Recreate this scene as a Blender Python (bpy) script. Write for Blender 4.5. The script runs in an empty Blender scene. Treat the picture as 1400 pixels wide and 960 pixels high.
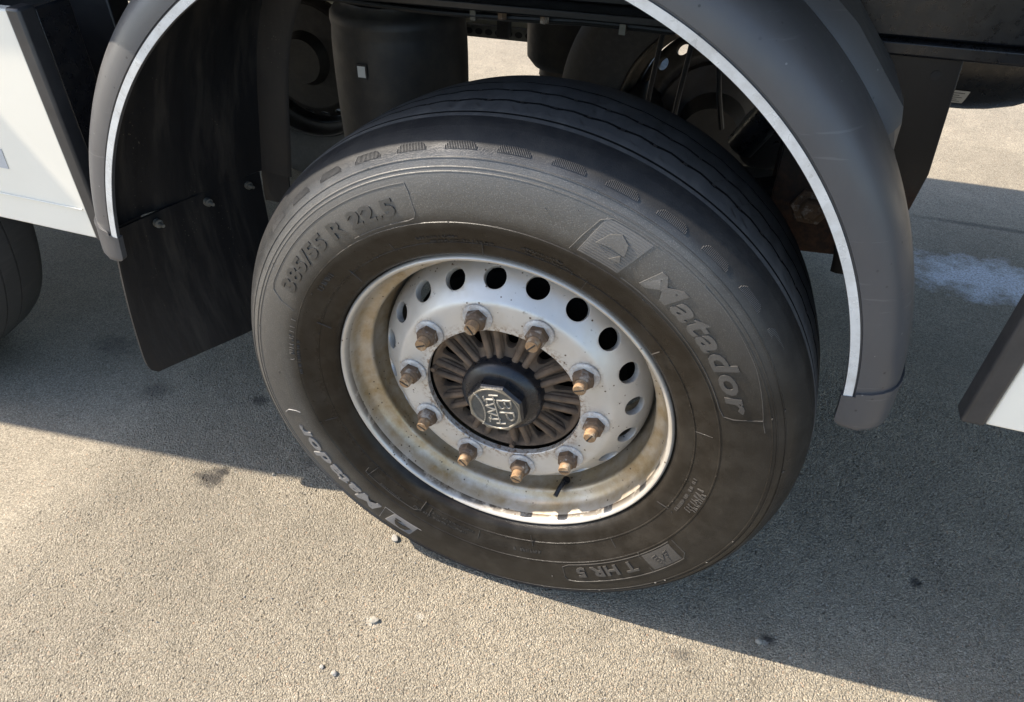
import bpy, bmesh, math, random
import numpy as np
from mathutils import Vector, Matrix, Euler, noise as mnoise

random.seed(7)
S = bpy.context.scene
COL = S.collection
PI = math.pi
R = math.radians

# ------------------------------------------------------------------ camera, sky, sun, exposure
cam_d = bpy.data.cameras.new("camera")
cam = bpy.data.objects.new("camera", cam_d)
COL.objects.link(cam)
cam.location = (0.277, -0.823, 1.325)
cam.rotation_euler = Euler((0.8836, 0.0077, 0.3550), 'XYZ')
cam_d.sensor_width = 36.0
cam_d.lens = 24.9
cam_d.shift_x = 0.035
cam_d.shift_y = -0.0072
cam_d.clip_start = 0.02
cam_d.clip_end = 600
S.camera = cam

SUN = Vector((0.70, 0.082, -0.71)).normalized()      # direction the light travels
elev = math.asin(-SUN.z)
azim = math.atan2(-SUN.x, -SUN.y)
w = bpy.data.worlds.new("World")
S.world = w
w.use_nodes = True
nt = w.node_tree
bg = nt.nodes["Background"]
sky = nt.nodes.new("ShaderNodeTexSky")
sky.sky_type = 'NISHITA'
sky.sun_disc = False
sky.sun_elevation = elev
sky.sun_rotation = azim
sky.air_density = 1.0
sky.dust_density = 1.2
nt.links.new(sky.outputs[0], bg.inputs[0])
bg.inputs[1].default_value = 0.15
sd = bpy.data.lights.new("sun", 'SUN')
sd.energy = 4.6
sd.angle = R(0.55)
sd.color = (1.0, 0.90, 0.76)
so = bpy.data.objects.new("sun", sd)
so.rotation_euler = SUN.to_track_quat('-Z', 'Y').to_euler()
so.location = (-6, -1, 7)
COL.objects.link(so)
S.view_settings.view_transform = 'Standard'
S.view_settings.look = 'None'
S.view_settings.exposure = 1.31
S.view_settings.gamma = 1.0


# ------------------------------------------------------------------ material helpers
class NG:
    def __init__(s, name):
        s.m = bpy.data.materials.new(name)
        s.m.use_nodes = True
        s.t = s.m.node_tree
        s.b = s.t.nodes["Principled BSDF"]
        s.out = s.t.nodes["Material Output"]
        s.tc = s.t.nodes.new("ShaderNodeTexCoord")

    def n(s, typ, **kw):
        x = s.t.nodes.new(typ)
        for k, v in kw.items():
            setattr(x, k, v)
        return x

    def put(s, sock, v):
        if isinstance(v, bpy.types.NodeSocket):
            s.t.links.new(v, sock)
        elif isinstance(v, (tuple, list)):
            v = tuple(v)
            if sock.type == 'RGBA' and len(v) == 3:
                v = v + (1,)
            sock.default_value = v
        else:
            sock.default_value = v

    @property
    def co(s):
        return s.tc.outputs["Object"]

    def noise(s, scale, detail=4, rough=0.55, co=None, dist=0.0):
        x = s.n("ShaderNodeTexNoise")
        s.put(x.inputs["Vector"], co or s.co)
        x.inputs["Scale"].default_value = scale
        x.inputs["Detail"].default_value = detail
        x.inputs["Roughness"].default_value = rough
        x.inputs["Distortion"].default_value = dist
        return x.outputs[0]

    def vor(s, scale, feature='F1', co=None, out="Distance", rnd=1.0):
        x = s.n("ShaderNodeTexVoronoi", feature=feature)
        s.put(x.inputs["Vector"], co or s.co)
        x.inputs["Scale"].default_value = scale
        x.inputs["Randomness"].default_value = rnd
        return x.outputs[out]

    def ramp(s, f, stops, interp='LINEAR'):
        x = s.n("ShaderNodeValToRGB")
        x.color_ramp.interpolation = interp
        el = x.color_ramp.elements
        while len(el) < len(stops):
            el.new(0.5)
        for e, (p, c) in zip(el, stops):
            e.position = p
            e.color = (c, c, c, 1) if isinstance(c, (int, float)) else tuple(c) + (1,)
        s.put(x.inputs[0], f)
        return x.outputs[0]

    def mix(s, f, a, b, mode='MIX'):
        x = s.n("ShaderNodeMix", data_type='RGBA', blend_type=mode)
        s.put(x.inputs[0], f)
        s.put(x.inputs[6], a)
        s.put(x.inputs[7], b)
        return x.outputs[2]

    def math(s, op, a, b=0.0, c=None, clamp=False):
        x = s.n("ShaderNodeMath", operation=op, use_clamp=clamp)
        s.put(x.inputs[0], a)
        s.put(x.inputs[1], b)
        if c is not None:
            s.put(x.inputs[2], c)
        return x.outputs[0]

    def sep(s, co=None):
        x = s.n("ShaderNodeSeparateXYZ")
        s.put(x.inputs[0], co or s.co)
        return x.outputs

    def scaled(s, v, co=None, loc=(0, 0, 0)):
        x = s.n("ShaderNodeMapping")
        s.put(x.inputs[0], co or s.co)
        x.inputs["Location"].default_value = loc
        x.inputs["Scale"].default_value = v
        return x.outputs[0]

    def radius(s):
        o = s.sep()
        return s.math('SQRT', s.math('ADD', s.math('MULTIPLY', o[0], o[0]), s.math('MULTIPLY', o[2], o[2])))

    def bump(s, h, strength, dist=0.002, normal=None):
        x = s.n("ShaderNodeBump")
        x.inputs["Strength"].default_value = strength
        x.inputs["Distance"].default_value = dist
        s.put(x.inputs["Height"], h)
        if normal is not None:
            s.put(x.inputs["Normal"], normal)
        s.t.links.new(x.outputs[0], s.b.inputs["Normal"])
        return x.outputs[0]

    def spot(s, x0, y0, rx, ry, wob=0.5, nscale=60):
        """irregular stain mask on the ground around (x0,y0)"""
        o = s.sep()
        dx = s.math('DIVIDE', s.math('SUBTRACT', o[0], x0), rx)
        dy = s.math('DIVIDE', s.math('SUBTRACT', o[1], y0), ry)
        d = s.math('SQRT', s.math('ADD', s.math('MULTIPLY', dx, dx), s.math('MULTIPLY', dy, dy)))
        d = s.math('ADD', d, s.math('MULTIPLY', s.math('SUBTRACT', s.noise(nscale, 5, 0.7), 0.5), wob * 3))
        return s.ramp(d, [(0.35, 1.0), (1.0, 0.0)])

    def done(s, col=None, rough=None, metal=None, spec=None, coat=None):
        if col is not None:
            s.put(s.b.inputs["Base Color"], col)
        if rough is not None:
            s.put(s.b.inputs["Roughness"], rough)
        if metal is not None:
            s.put(s.b.inputs["Metallic"], metal)
        if spec is not None:
            s.put(s.b.inputs["Specular IOR Level"], spec)
        if coat is not None:
            s.put(s.b.inputs["Coat Weight"], coat)
            s.b.inputs["Coat Roughness"].default_value = 0.15
        return s.m


def mat_asphalt():
    g = NG("asphalt")
    warp = g.noise(40, 2)
    cell = g.vor(310, out="Color")
    dist = g.vor(310)
    d2 = g.vor(820)
    cell2 = g.vor(820, out="Color")
    v = g.sep(cell)[0]
    v2 = g.sep(cell2)[1]
    stone = g.ramp(v, [(0.0, (.16, .142, .115)), (.35, (.25, .224, .182)), (.7, (.305, .272, .222)), (.9, (.37, .335, .28)), (.965, (.46, .43, .37)), (.985, (.36, .22, .14)), (1.0, (.55, .53, .48))])
    fine = g.ramp(v2, [(0.0, (.13, .115, .092)), (.5, (.25, .222, .18)), (1.0, (.40, .36, .30))])
    base = g.mix(0.45, stone, fine)
    pit = g.ramp(dist, [(.48, 0.0), (.78, 1.0)])
    base = g.mix(g.math('MULTIPLY', pit, .45), base, (.055, .05, .045))
    pc = g.vor(150, out="Color")
    gone = g.math('MULTIPLY', g.ramp(g.sep(pc)[2], [(.90, 0.0), (.93, 1.0)], 'CONSTANT'), g.ramp(g.vor(150), [(.2, 1.0), (.5, 0.0)]))
    gone = g.math('MULTIPLY', gone, g.ramp(g.noise(13, 4, .6), [(.42, .25), (.6, 1.0)]))
    base = g.mix(g.math('MULTIPLY', gone, .75), base, (.075, .066, .055))
    fleck = g.ramp(g.sep(cell2)[0], [(.955, 0.0), (.975, 1.0)], 'CONSTANT')
    base = g.mix(g.math('MULTIPLY', fleck, .6), base, (.56, .53, .47))
    big = g.noise(2.2, 6, .6)
    base = g.mix(1.0, base, g.ramp(big, [(.3, .82), (.7, 1.12)]), 'MULTIPLY')
    med = g.noise(14, 5, .65)
    base = g.mix(1.0, base, g.ramp(med, [(.3, .90), (.62, 1.04)]), 'MULTIPLY')
    base = g.mix(1.0, base, (.975, .945, .875), 'MULTIPLY')
    # stains of the place: oil drips, tar spots, a pale spill further back
    for (x0, y0, rx, ry, k) in ((-.72, -.005, .05, .03, .85), (-.70, .02, .03, .015, .9), (-.76, .265, .035, .025, .7), (.84, .263, .018, .014, .9), (.555, .028, .022, .014, .9),
                                (.02, -.33, .018, .012, .6), (.07, -.33, .012, .01, .55), (-1.05, .2, .06, .05, .45), (-1.3, .32, .09, .06, .45),
                                (-.52, .12, .03, .02, .4), (1.25, 1.95, .35, .02, .55), (.4, -.06, .03, .02, .4)):
        base = g.mix(g.math('MULTIPLY', g.spot(x0, y0, rx, ry, .6, 45), k), base, (.03, .027, .025))
    pale = g.spot(1.18, 1.56, .36, .15, .75, 11)
    pale = g.math('MULTIPLY', pale, g.ramp(g.noise(150, 5, .75), [(.42, .3), (.54, 1.0)]))
    base = g.mix(g.math('MULTIPLY', pale, .85), base, (.66, .70, .78))
    for (x0, y0, rx, ry) in ((-.185, -.204, .02, .013), (-.10, -.16, .01, .01), (.55, .02, .012, .008)):
        base = g.mix(g.math('MULTIPLY', g.spot(x0, y0, rx, ry, .5, 90), .5), base, (.45, .42, .36))
    g.done(base, g.ramp(v, [(0, .75), (1, .9)]), spec=.3)
    dome = g.ramp(dist, [(.0, 1.0), (.35, .92), (.62, .45), (.85, .05)])
    h = g.math('MULTIPLY', dome, g.math('ADD', .55, g.math('MULTIPLY', g.sep(cell)[1], .45)))
    h = g.math('ADD', h, g.math('MULTIPLY', g.math('SUBTRACT', 1.0, d2), .30))
    h = g.math('SUBTRACT', h, g.math('MULTIPLY', gone, .9))
    h = g.math('ADD', h, g.math('MULTIPLY', g.noise(30, 3), .5))
    dn = g.n("ShaderNodeDisplacement")
    g.put(dn.inputs["Height"], h)
    dn.inputs["Midlevel"].default_value = 1.0
    og = g.sep()
    edge = g.math('MULTIPLY', g.ramp(g.math('ABSOLUTE', g.math('SUBTRACT', og[0], .1)), [(.98, 1.0), (1.0, 0.0)]) if False else
                  g.math('SUBTRACT', 1.0, g.math('MULTIPLY', g.math('SUBTRACT', g.math('ABSOLUTE', g.math('SUBTRACT', og[0], .1)), 1.0), 5.0, clamp=True), clamp=True),
                  g.math('SUBTRACT', 1.0, g.math('MULTIPLY', g.math('SUBTRACT', og[1], .80), 4.0, clamp=True), clamp=True))
    g.put(dn.inputs["Scale"], g.math('ADD', .0003, g.math('MULTIPLY', edge, .0026)))
    g.t.links.new(dn.outputs[0], g.out.inputs["Displacement"])
    g.m.displacement_method = 'BOTH'
    return g.m


def mat_rubber(name, letter=0.0, tread=False):
    g = NG(name)
    r = g.radius()
    # brown bloom on the inner sidewall, grey dust and painted sun sheen on the outer band
    bl = g.noise(9, 5, .6)
    rr = g.math('ADD', r, g.math('MULTIPLY', g.math('SUBTRACT', bl, .5), .03))
    k = g.ramp(g.math('MULTIPLY', g.math('SUBTRACT', rr, .30), 5.0, clamp=True), [(0.0, (.016, .0115, .0075)), (.31, (.019, .0142, .0095)), (.44, (.038, .035, .030)), (.72, (.050, .0475, .044)), (.80, (.026, .026, .0265)), (1.0, (.012, .012, .013))])  # outer stops paint the mudguard's shade on the shoulder
    bandm = g.ramp(g.math('MULTIPLY', g.math('SUBTRACT', rr, .30), 5.0, clamp=True), [(.30, 0.0), (.46, 1.0), (.76, 1.0), (.86, 0.0)])
    # sunlit upper left painted in: band paler there, darker right and below
    oo = g.sep()
    sun_side = g.ramp(g.math('ADD', g.math('MULTIPLY', g.math('SUBTRACT', oo[2], oo[0]), 1.0), .5, clamp=True), [(.25, 0.0), (.62, 1.0)])
    k = g.mix(g.math('MULTIPLY', g.math('SUBTRACT', 1.0, sun_side), .92), k, (.0130, .0108, .0084))
    bandm = g.math('MULTIPLY', bandm, g.math('ADD', g.math('MULTIPLY', sun_side, .92), .08))
    dust = g.ramp(g.noise(26, 7, .7), [(.42, 0.0), (.75, 1.0)])
    c = g.mix(g.math('MULTIPLY', dust, .22), k, (.085, .076, .064))
    speck = g.ramp(g.noise(760, 2, .5), [(.55, 0.0), (.70, 1.0)])  # pale specks paint sun sparkle on the band
    c = g.mix(g.math('MULTIPLY', g.math('MULTIPLY', speck, bandm), .40), c, (.22, .21, .19))
    if letter < 0:
        c = g.mix(.75, c, (.008, .008, .008))
    elif letter:
        c = g.mix(letter, c, (.19, .18, .17))
    ro = g.math('ADD', g.ramp(g.noise(60, 5, .6), [(.3, .26), (.7, .38)]), g.ramp(g.math('MULTIPLY', g.math('SUBTRACT', r, .46), 50.0, clamp=True), [(.3, 0.0), (.9, .22)]))
    ro = g.math('ADD', ro, g.math('MULTIPLY', bandm, .13))
    ro = g.math('SUBTRACT', ro, g.ramp(g.math('MULTIPLY', g.math('SUBTRACT', r, .30), 12.0, clamp=True), [(.2, .12), (.55, 0.0)]))
    sp_ = g.math('ADD', .20, g.math('MULTIPLY', bandm, .75))
    if tread:
        sp_ = .25
        sc = g.noise(1, 5, .6, co=g.scaled((60, 9, 60)))
        c = g.mix(g.math('MULTIPLY', g.ramp(sc, [(.45, 0.0), (.7, 1.0)]), .3), (.058, .057, .056), (.13, .124, .116))
        ro = g.ramp(sc, [(.3, .6), (.7, .8)])
    g.bump(g.noise(700, 3, .6), .40, .0014, g.bump(g.noise(120, 4, .6), .14, .002))
    return g.done(c, ro, spec=sp_)


def mat_rim():
    g = NG("silver_painted_steel")
    r = g.radius()
    o = g.sep()
    n1 = g.noise(11, 6, .62)
    n2 = g.noise(70, 5, .7)
    c = g.mix(g.ramp(n1, [(.35, 0.0), (.7, 1.0)]), (.60, .575, .535), (.52, .495, .45))
    # tan road film in the barrel
    bar = g.ramp(g.math('MULTIPLY', g.math('SUBTRACT', r, .2505), 100.0, clamp=True), [(0.0, 0.0), (.12, 1.0)])
    depth = g.ramp(g.math('MULTIPLY', o[1], 10.0, clamp=True), [(.05, .25), (.3, 1.0), (1.0, .9)])
    film = g.math('MULTIPLY', g.math('MULTIPLY', bar, depth), g.ramp(n1, [(.3, .35), (.6, 1.0)]))
    c = g.mix(film, c, g.mix(g.ramp(n2, [(.35, 0.0), (.7, 1.0)]), (.30, .205, .095), (.42, .33, .21)))
    # rust brown wear along lip and bore; disc joint darkened as painted gap shade
    wear = g.noise(26, 7, .72)
    lip = g.ramp(g.math('ABSOLUTE', g.math('SUBTRACT', r, .2865)), [(.0, 1.0), (.0022, 1.0), (.0034, 0.0)])
    lipm = g.math('MULTIPLY', g.math('MULTIPLY', lip, g.math('LESS_THAN', o[1], .016)), g.ramp(wear, [(.38, 0.0), (.50, 1.0)]))
    low = g.ramp(g.math('MULTIPLY', g.math('ADD', o[2], .3), 2.0, clamp=True), [(.35, 1.0), (.8, .3)])
    c = g.mix(g.math('MULTIPLY', lipm, low), c, (.035, .022, .012))
    bore = g.ramp(g.math('MULTIPLY', g.math('SUBTRACT', r, .138), 22.0, clamp=True), [(.06, 1.0), (.5, 0.0)])
    jd = g.ramp(g.math('ABSOLUTE', g.math('SUBTRACT', r, .2525)), [(.0, 1.0), (.0024, 0.0)])
    jd = g.math('MULTIPLY', jd, g.math('GREATER_THAN', o[1], .098))
    c = g.mix(g.math('MULTIPLY', jd, .85), c, (.03, .024, .018))
    sp = g.ramp(g.noise(130, 6, .75), [(.49, 0.0), (.58, 1.0)])
    c = g.mix(g.math('MULTIPLY', bore, g.math('MULTIPLY', sp, .85)), c, (.20, .11, .045))
    # rusty halo round every nut
    at_ = g.math('ARCTAN2', o[2], o[0])
    fr_ = g.math('SUBTRACT', g.math('FRACT', g.math('ADD', g.math('DIVIDE', g.math('SUBTRACT', at_, R(104.85)), R(36)), 20.5)), .5)
    tx = g.math('MULTIPLY', fr_, R(36) * .1675)
    ty = g.math('SUBTRACT', r, .1675)
    hd = g.math('SQRT', g.math('ADD', g.math('MULTIPLY', tx, tx), g.math('MULTIPLY', ty, ty)))
    hd = g.math('ADD', hd, g.math('MULTIPLY', g.math('SUBTRACT', g.noise(60, 6, .7), .5), .03))
    halo = g.ramp(g.math('MULTIPLY', hd, 25.0), [(.52, 1.0), (.78, 0.0)])
    c = g.mix(g.math('MULTIPLY', halo, g.ramp(g.noise(180, 5, .7), [(.4, .15), (.62, .8)])), c, (.20, .13, .07))
    sp2 = g.ramp(g.noise(55, 8, .8), [(.62, 0.0), (.67, 1.0)])
    c = g.mix(g.math('MULTIPLY', sp2, .75), c, (.07, .05, .035))
    chips = g.ramp(g.vor(85), [(.0, 1.0), (.12, 1.0), (.17, 0.0)])
    chips = g.math('MULTIPLY', chips, g.ramp(g.noise(18, 2), [(.5, 0.0), (.55, 1.0)]))
    c = g.mix(chips, c, (.09, .06, .04))
    yel = g.ramp(g.noise(7, 4, .6, co=g.scaled((1, 1, 1), loc=(3, 1, 5))), [(.56, 0.0), (.72, 1.0)])
    c = g.mix(g.math('MULTIPLY', yel, .35), c, (.42, .31, .15))
    g.bump(g.noise(220, 4, .6), .12, .001)
    return g.done(c, g.ramp(n2, [(.3, .30), (.7, .46)]), metal=.42, spec=.5)


def mat_simple(name, col, rough, metal=0.0, var=.25, nscale=30, bscale=200, bstr=.1, dirt=None, dirtamt=.4, spec=.5, dscale=14):
    g = NG(name)
    a = tuple(x * (1 - var) for x in col)
    b = tuple(min(1, x * (1 + var)) for x in col)
    c = g.mix(g.ramp(g.noise(nscale, 5, .6), [(.3, 0.0), (.7, 1.0)]), a, b)
    if dirt:
        c = g.mix(g.math('MULTIPLY', g.ramp(g.noise(dscale, 8, .72), [(.45, 0.0), (.68, 1.0)]), dirtamt), c, dirt)
    g.bump(g.noise(bscale, 4, .6), bstr, .001)
    ro = g.ramp(g.noise(nscale * 1.7, 4, .6), [(.3, max(0.05, rough - .08)), (.7, min(1, rough + .1))])
    return g.done(c, ro, metal, spec)


def mat_mudguard():
    g = NG("dark_grey_plastic")
    c = g.mix(g.ramp(g.noise(5, 5, .6), [(.3, 0.0), (.7, 1.0)]), (.058, .058, .062), (.070, .070, .073))
    drop = g.ramp(g.vor(46), [(0.0, 1.0), (.07, 1.0), (.1, 0.0)])
    drop = g.math('MULTIPLY', drop, g.ramp(g.noise(6, 3), [(.42, 0.0), (.54, 1.0)]))
    film = g.ramp(g.noise(1, 6, .65, co=g.scaled((5, 5, 2.2))), [(.42, 0.0), (.72, 1.0)])
    c = g.mix(g.math('MULTIPLY', film, .22), c, (.15, .14, .125))
    c = g.mix(g.math('MULTIPLY', drop, .7), c, (.012, .012, .013))
    pale = g.ramp(g.vor(31), [(0.0, 1.0), (.03, 1.0), (.05, 0.0)])
    c = g.mix(g.math('MULTIPLY', pale, .5), c, (.25, .25, .24))
    scr = g.ramp(g.noise(1, 3, .5, co=g.scaled((9, 9, 150))), [(.66, 0.0), (.70, 1.0)])
    c = g.mix(g.math('MULTIPLY', scr, .25), c, (.16, .16, .16))
    g.bump(g.noise(420, 3, .6), .10, .001)
    return g.done(c, g.ramp(g.noise(20, 5), [(.3, .36), (.7, .48)]), spec=.5)


def mat_liner():
    """inside of the mudguard and the flap: near black with dried splash streaks"""
    g = NG("black_plastic_splashed")
    st = g.noise(1, 6, .65, co=g.scaled((7, 26, 3.2)))
    c = g.mix(g.math('MULTIPLY', g.ramp(st, [(.5, 0.0), (.75, 1.0)]), .55), (.010, .010, .011), (.060, .052, .042))
    fl = g.ramp(g.vor(120), [(0.0, 1.0), (.10, 1.0), (.16, 0.0)])
    fl = g.math('MULTIPLY', fl, g.ramp(g.noise(1, 4, .6, co=g.scaled((4, 14, 4))), [(.55, 0.0), (.66, 1.0)]))
    c = g.mix(g.math('MULTIPLY', fl, .55), c, (.20, .17, .13))
    g.bump(g.noise(160, 5, .65), .2, .0015)
    return g.done(c, g.ramp(st, [(.3, .38), (.7, .7)]), spec=.35)


def mat_white_panel():
    g = NG("white_painted_panel")
    c = g.mix(g.ramp(g.noise(3, 5, .6), [(.3, 0.0), (.7, 1.0)]), (.83, .785, .68), (.77, .73, .63))
    d = g.ramp(g.noise(90, 6, .8), [(.66, 0.0), (.72, 1.0)])
    c = g.mix(g.math('MULTIPLY', d, .3), c, (.3, .27, .22))
    g.bump(g.noise(3, 2), .05, .004)
    return g.done(c, g.ramp(g.noise(40, 4), [(.3, .3), (.7, .45)]), spec=.5, coat=.3)


def mat_nut(name, dark, mid, bright):
    g = NG(name)
    inf = g.n("ShaderNodeObjectInfo")
    off = g.n("ShaderNodeVectorMath", operation='ADD')
    g.put(off.inputs[0], g.co)
    cmb = g.n("ShaderNodeCombineXYZ")
    g.put(cmb.inputs[0], g.math('MULTIPLY', inf.outputs["Random"], 7.0))
    g.put(cmb.inputs[1], g.math('MULTIPLY', inf.outputs["Random"], 3.0))
    g.put(off.inputs[1], cmb.outputs[0])
    co = off.outputs[0]
    n1 = g.noise(85, 6, .68, co=co)
    n2 = g.noise(210, 6, .75, co=co)
    c = g.mix(g.ramp(n1, [(.35, 0.0), (.65, 1.0)]), dark, mid)
    c = g.mix(g.ramp(g.noise(60, 4, .6, co=co), [(.54, 0.0), (.64, .75)]), c, bright)
    c = g.mix(g.ramp(n2, [(.54, 0.0), (.66, .8)]), c, (.04, .026, .017))
    c = g.mix(g.math('MULTIPLY', inf.outputs["Random"], .35), c, dark)
    g.bump(n2, .45, .0012)
    return g.done(c, g.ramp(n1, [(.3, .5), (.7, .8)]), .12, .35)


M = {}
M['asphalt'] = mat_asphalt()
M['rubber'] = mat_rubber("tyre_rubber")
M['letter'] = mat_rubber("raised_rubber", .22)
M['letter_dark'] = mat_rubber("polished_rubber", -1)
M['letter_mid'] = mat_rubber("scuffed_hatch_rubber", .38)
M['letter_pale'] = mat_rubber("painted_lit_rubber", .99)  # pale colour stands for light caught by the lower lettering
M['recess_shade'] = mat_simple("painted_recess_shade", (.006, .006, .006), .9, 0, .2, spec=.1)  # near-black colour stands for shade deep in the recesses
M['tread'] = mat_rubber("tread_rubber", tread=True)
M['rim'] = mat_rim()
M['rust'] = mat_nut("rusty_nut_steel", (.105, .070, .046), (.17, .105, .058), (.40, .36, .31))
M['copper'] = mat_nut("rusty_stud_end", (.22, .135, .072), (.38, .235, .12), (.46, .38, .27))
M['washer'] = mat_simple("zinc_washer", (.50, .49, .47), .5, .25, .25, 60, 300, .3, (.22, .13, .07), .65, dscale=110)
M['cast'] = mat_simple("dusty_cast_iron", (.145, .096, .060), .85, .0, .35, 24, 420, .5, (.035, .026, .02), .6, dscale=40)
M['black'] = mat_simple("black_chassis_paint", (.008, .0085, .010), .38, 0, .3, 9, 240, .2, (.035, .03, .026), .35, dscale=12)
M['blackgloss'] = mat_simple("black_gloss_paint", (.010, .011, .014), .3, 0, .3, 40, 300, .2, (.05, .042, .035), .3, dscale=60)
def mat_hanger():
    g = NG("chassis_paint_rusting")
    o = g.sep()
    z = g.math('ADD', o[2], g.math('MULTIPLY', g.math('SUBTRACT', g.noise(14, 6, .7), .5), .32))
    low = g.ramp(z, [(.70, 1.0), (.80, 0.0)])
    c = g.mix(g.math('MULTIPLY', low, .85), (.009, .0095, .011), g.mix(g.ramp(g.noise(60, 6, .7), [(.4, 0.0), (.65, 1.0)]), (.035, .022, .016), (.095, .045, .025)))
    g.bump(g.noise(200, 5, .65), .3, .001)
    return g.done(c, g.ramp(low, [(0, .36), (1, .8)]), spec=.4)


M['rustblack'] = mat_hanger()
M['profile'] = mat_simple("dark_aluminium_profile", (.035, .036, .039), .36, .2, .15, 14, 300, .06, (.09, .085, .08), .15)
M['plastic'] = mat_mudguard()
M['liner'] = mat_liner()
M['white'] = mat_white_panel()
M['tape'] = mat_simple("white_reflective_tape", (.66, .67, .66), .3, .15, .08, 30, 500, .06, (.36, .34, .30), .5, dscale=22)
M['bellows'] = mat_simple("bellows_rubber", (.020, .019, .018), .55, 0, .3, 9, 180, .25, (.075, .062, .045), .55, dscale=7)
M['dark'] = mat_simple("dark_steel_and_shade", (.012, .011, .011), .6, 0, .3, 20, 120, .3, (.05, .04, .03), .4)
M['drum'] = mat_simple("grey_brake_steel", (.06, .052, .045), .55, .3, .3, 10, 120, .25, (.05, .035, .025), .6)
M['decal'] = mat_simple("grey_decal", (.45, .46, .47), .4, 0, .03)
M['label'] = mat_simple("paper_label", (.55, .54, .5), .55, 0, .06, 60)
M['ink'] = mat_simple("printed_ink", (.05, .05, .05), .6, 0, .1)
M['badge'] = mat_simple("cast_alloy_badge", (.26, .235, .19), .5, .55, .3, 60, 320, .35, (.07, .055, .04), .7, dscale=60)
M['badgein'] = mat_simple("dirty_badge_field", (.085, .085, .08), .6, .3, .3, 60, 320, .3, (.12, .10, .07), .5, dscale=60)
M['badgehi'] = mat_simple("worn_alloy_letters", (.52, .49, .43), .42, .6, .2, 90, 320, .25, (.2, .16, .12), .4, dscale=120)
M['stone'] = mat_simple("limestone_pebble", (.28, .255, .21), .85, 0, .25, 120, 400, .5)
M['stone2'] = mat_simple("pale_quartz_pebble", (.27, .25, .22), .8, 0, .15, 120, 400, .5)
M['shaded_rim'] = mat_simple("shade_darkened_dirty_rim", (.11, .092, .07), .6, .1, .4, 10, 120, .2, (.03, .025, .02), .7)  # dirty silver rim, darkened further by painted underbody shade
M['hose'] = mat_simple("black_hose", (.015, .015, .015), .45, 0, .2)
M['galv'] = mat_simple("dull_galvanised", (.16, .15, .125), .6, .3, .3)
M['cream'] = mat_simple("cream_panel_back", (.34, .32, .25), .6, 0, .1, 6)


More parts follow.
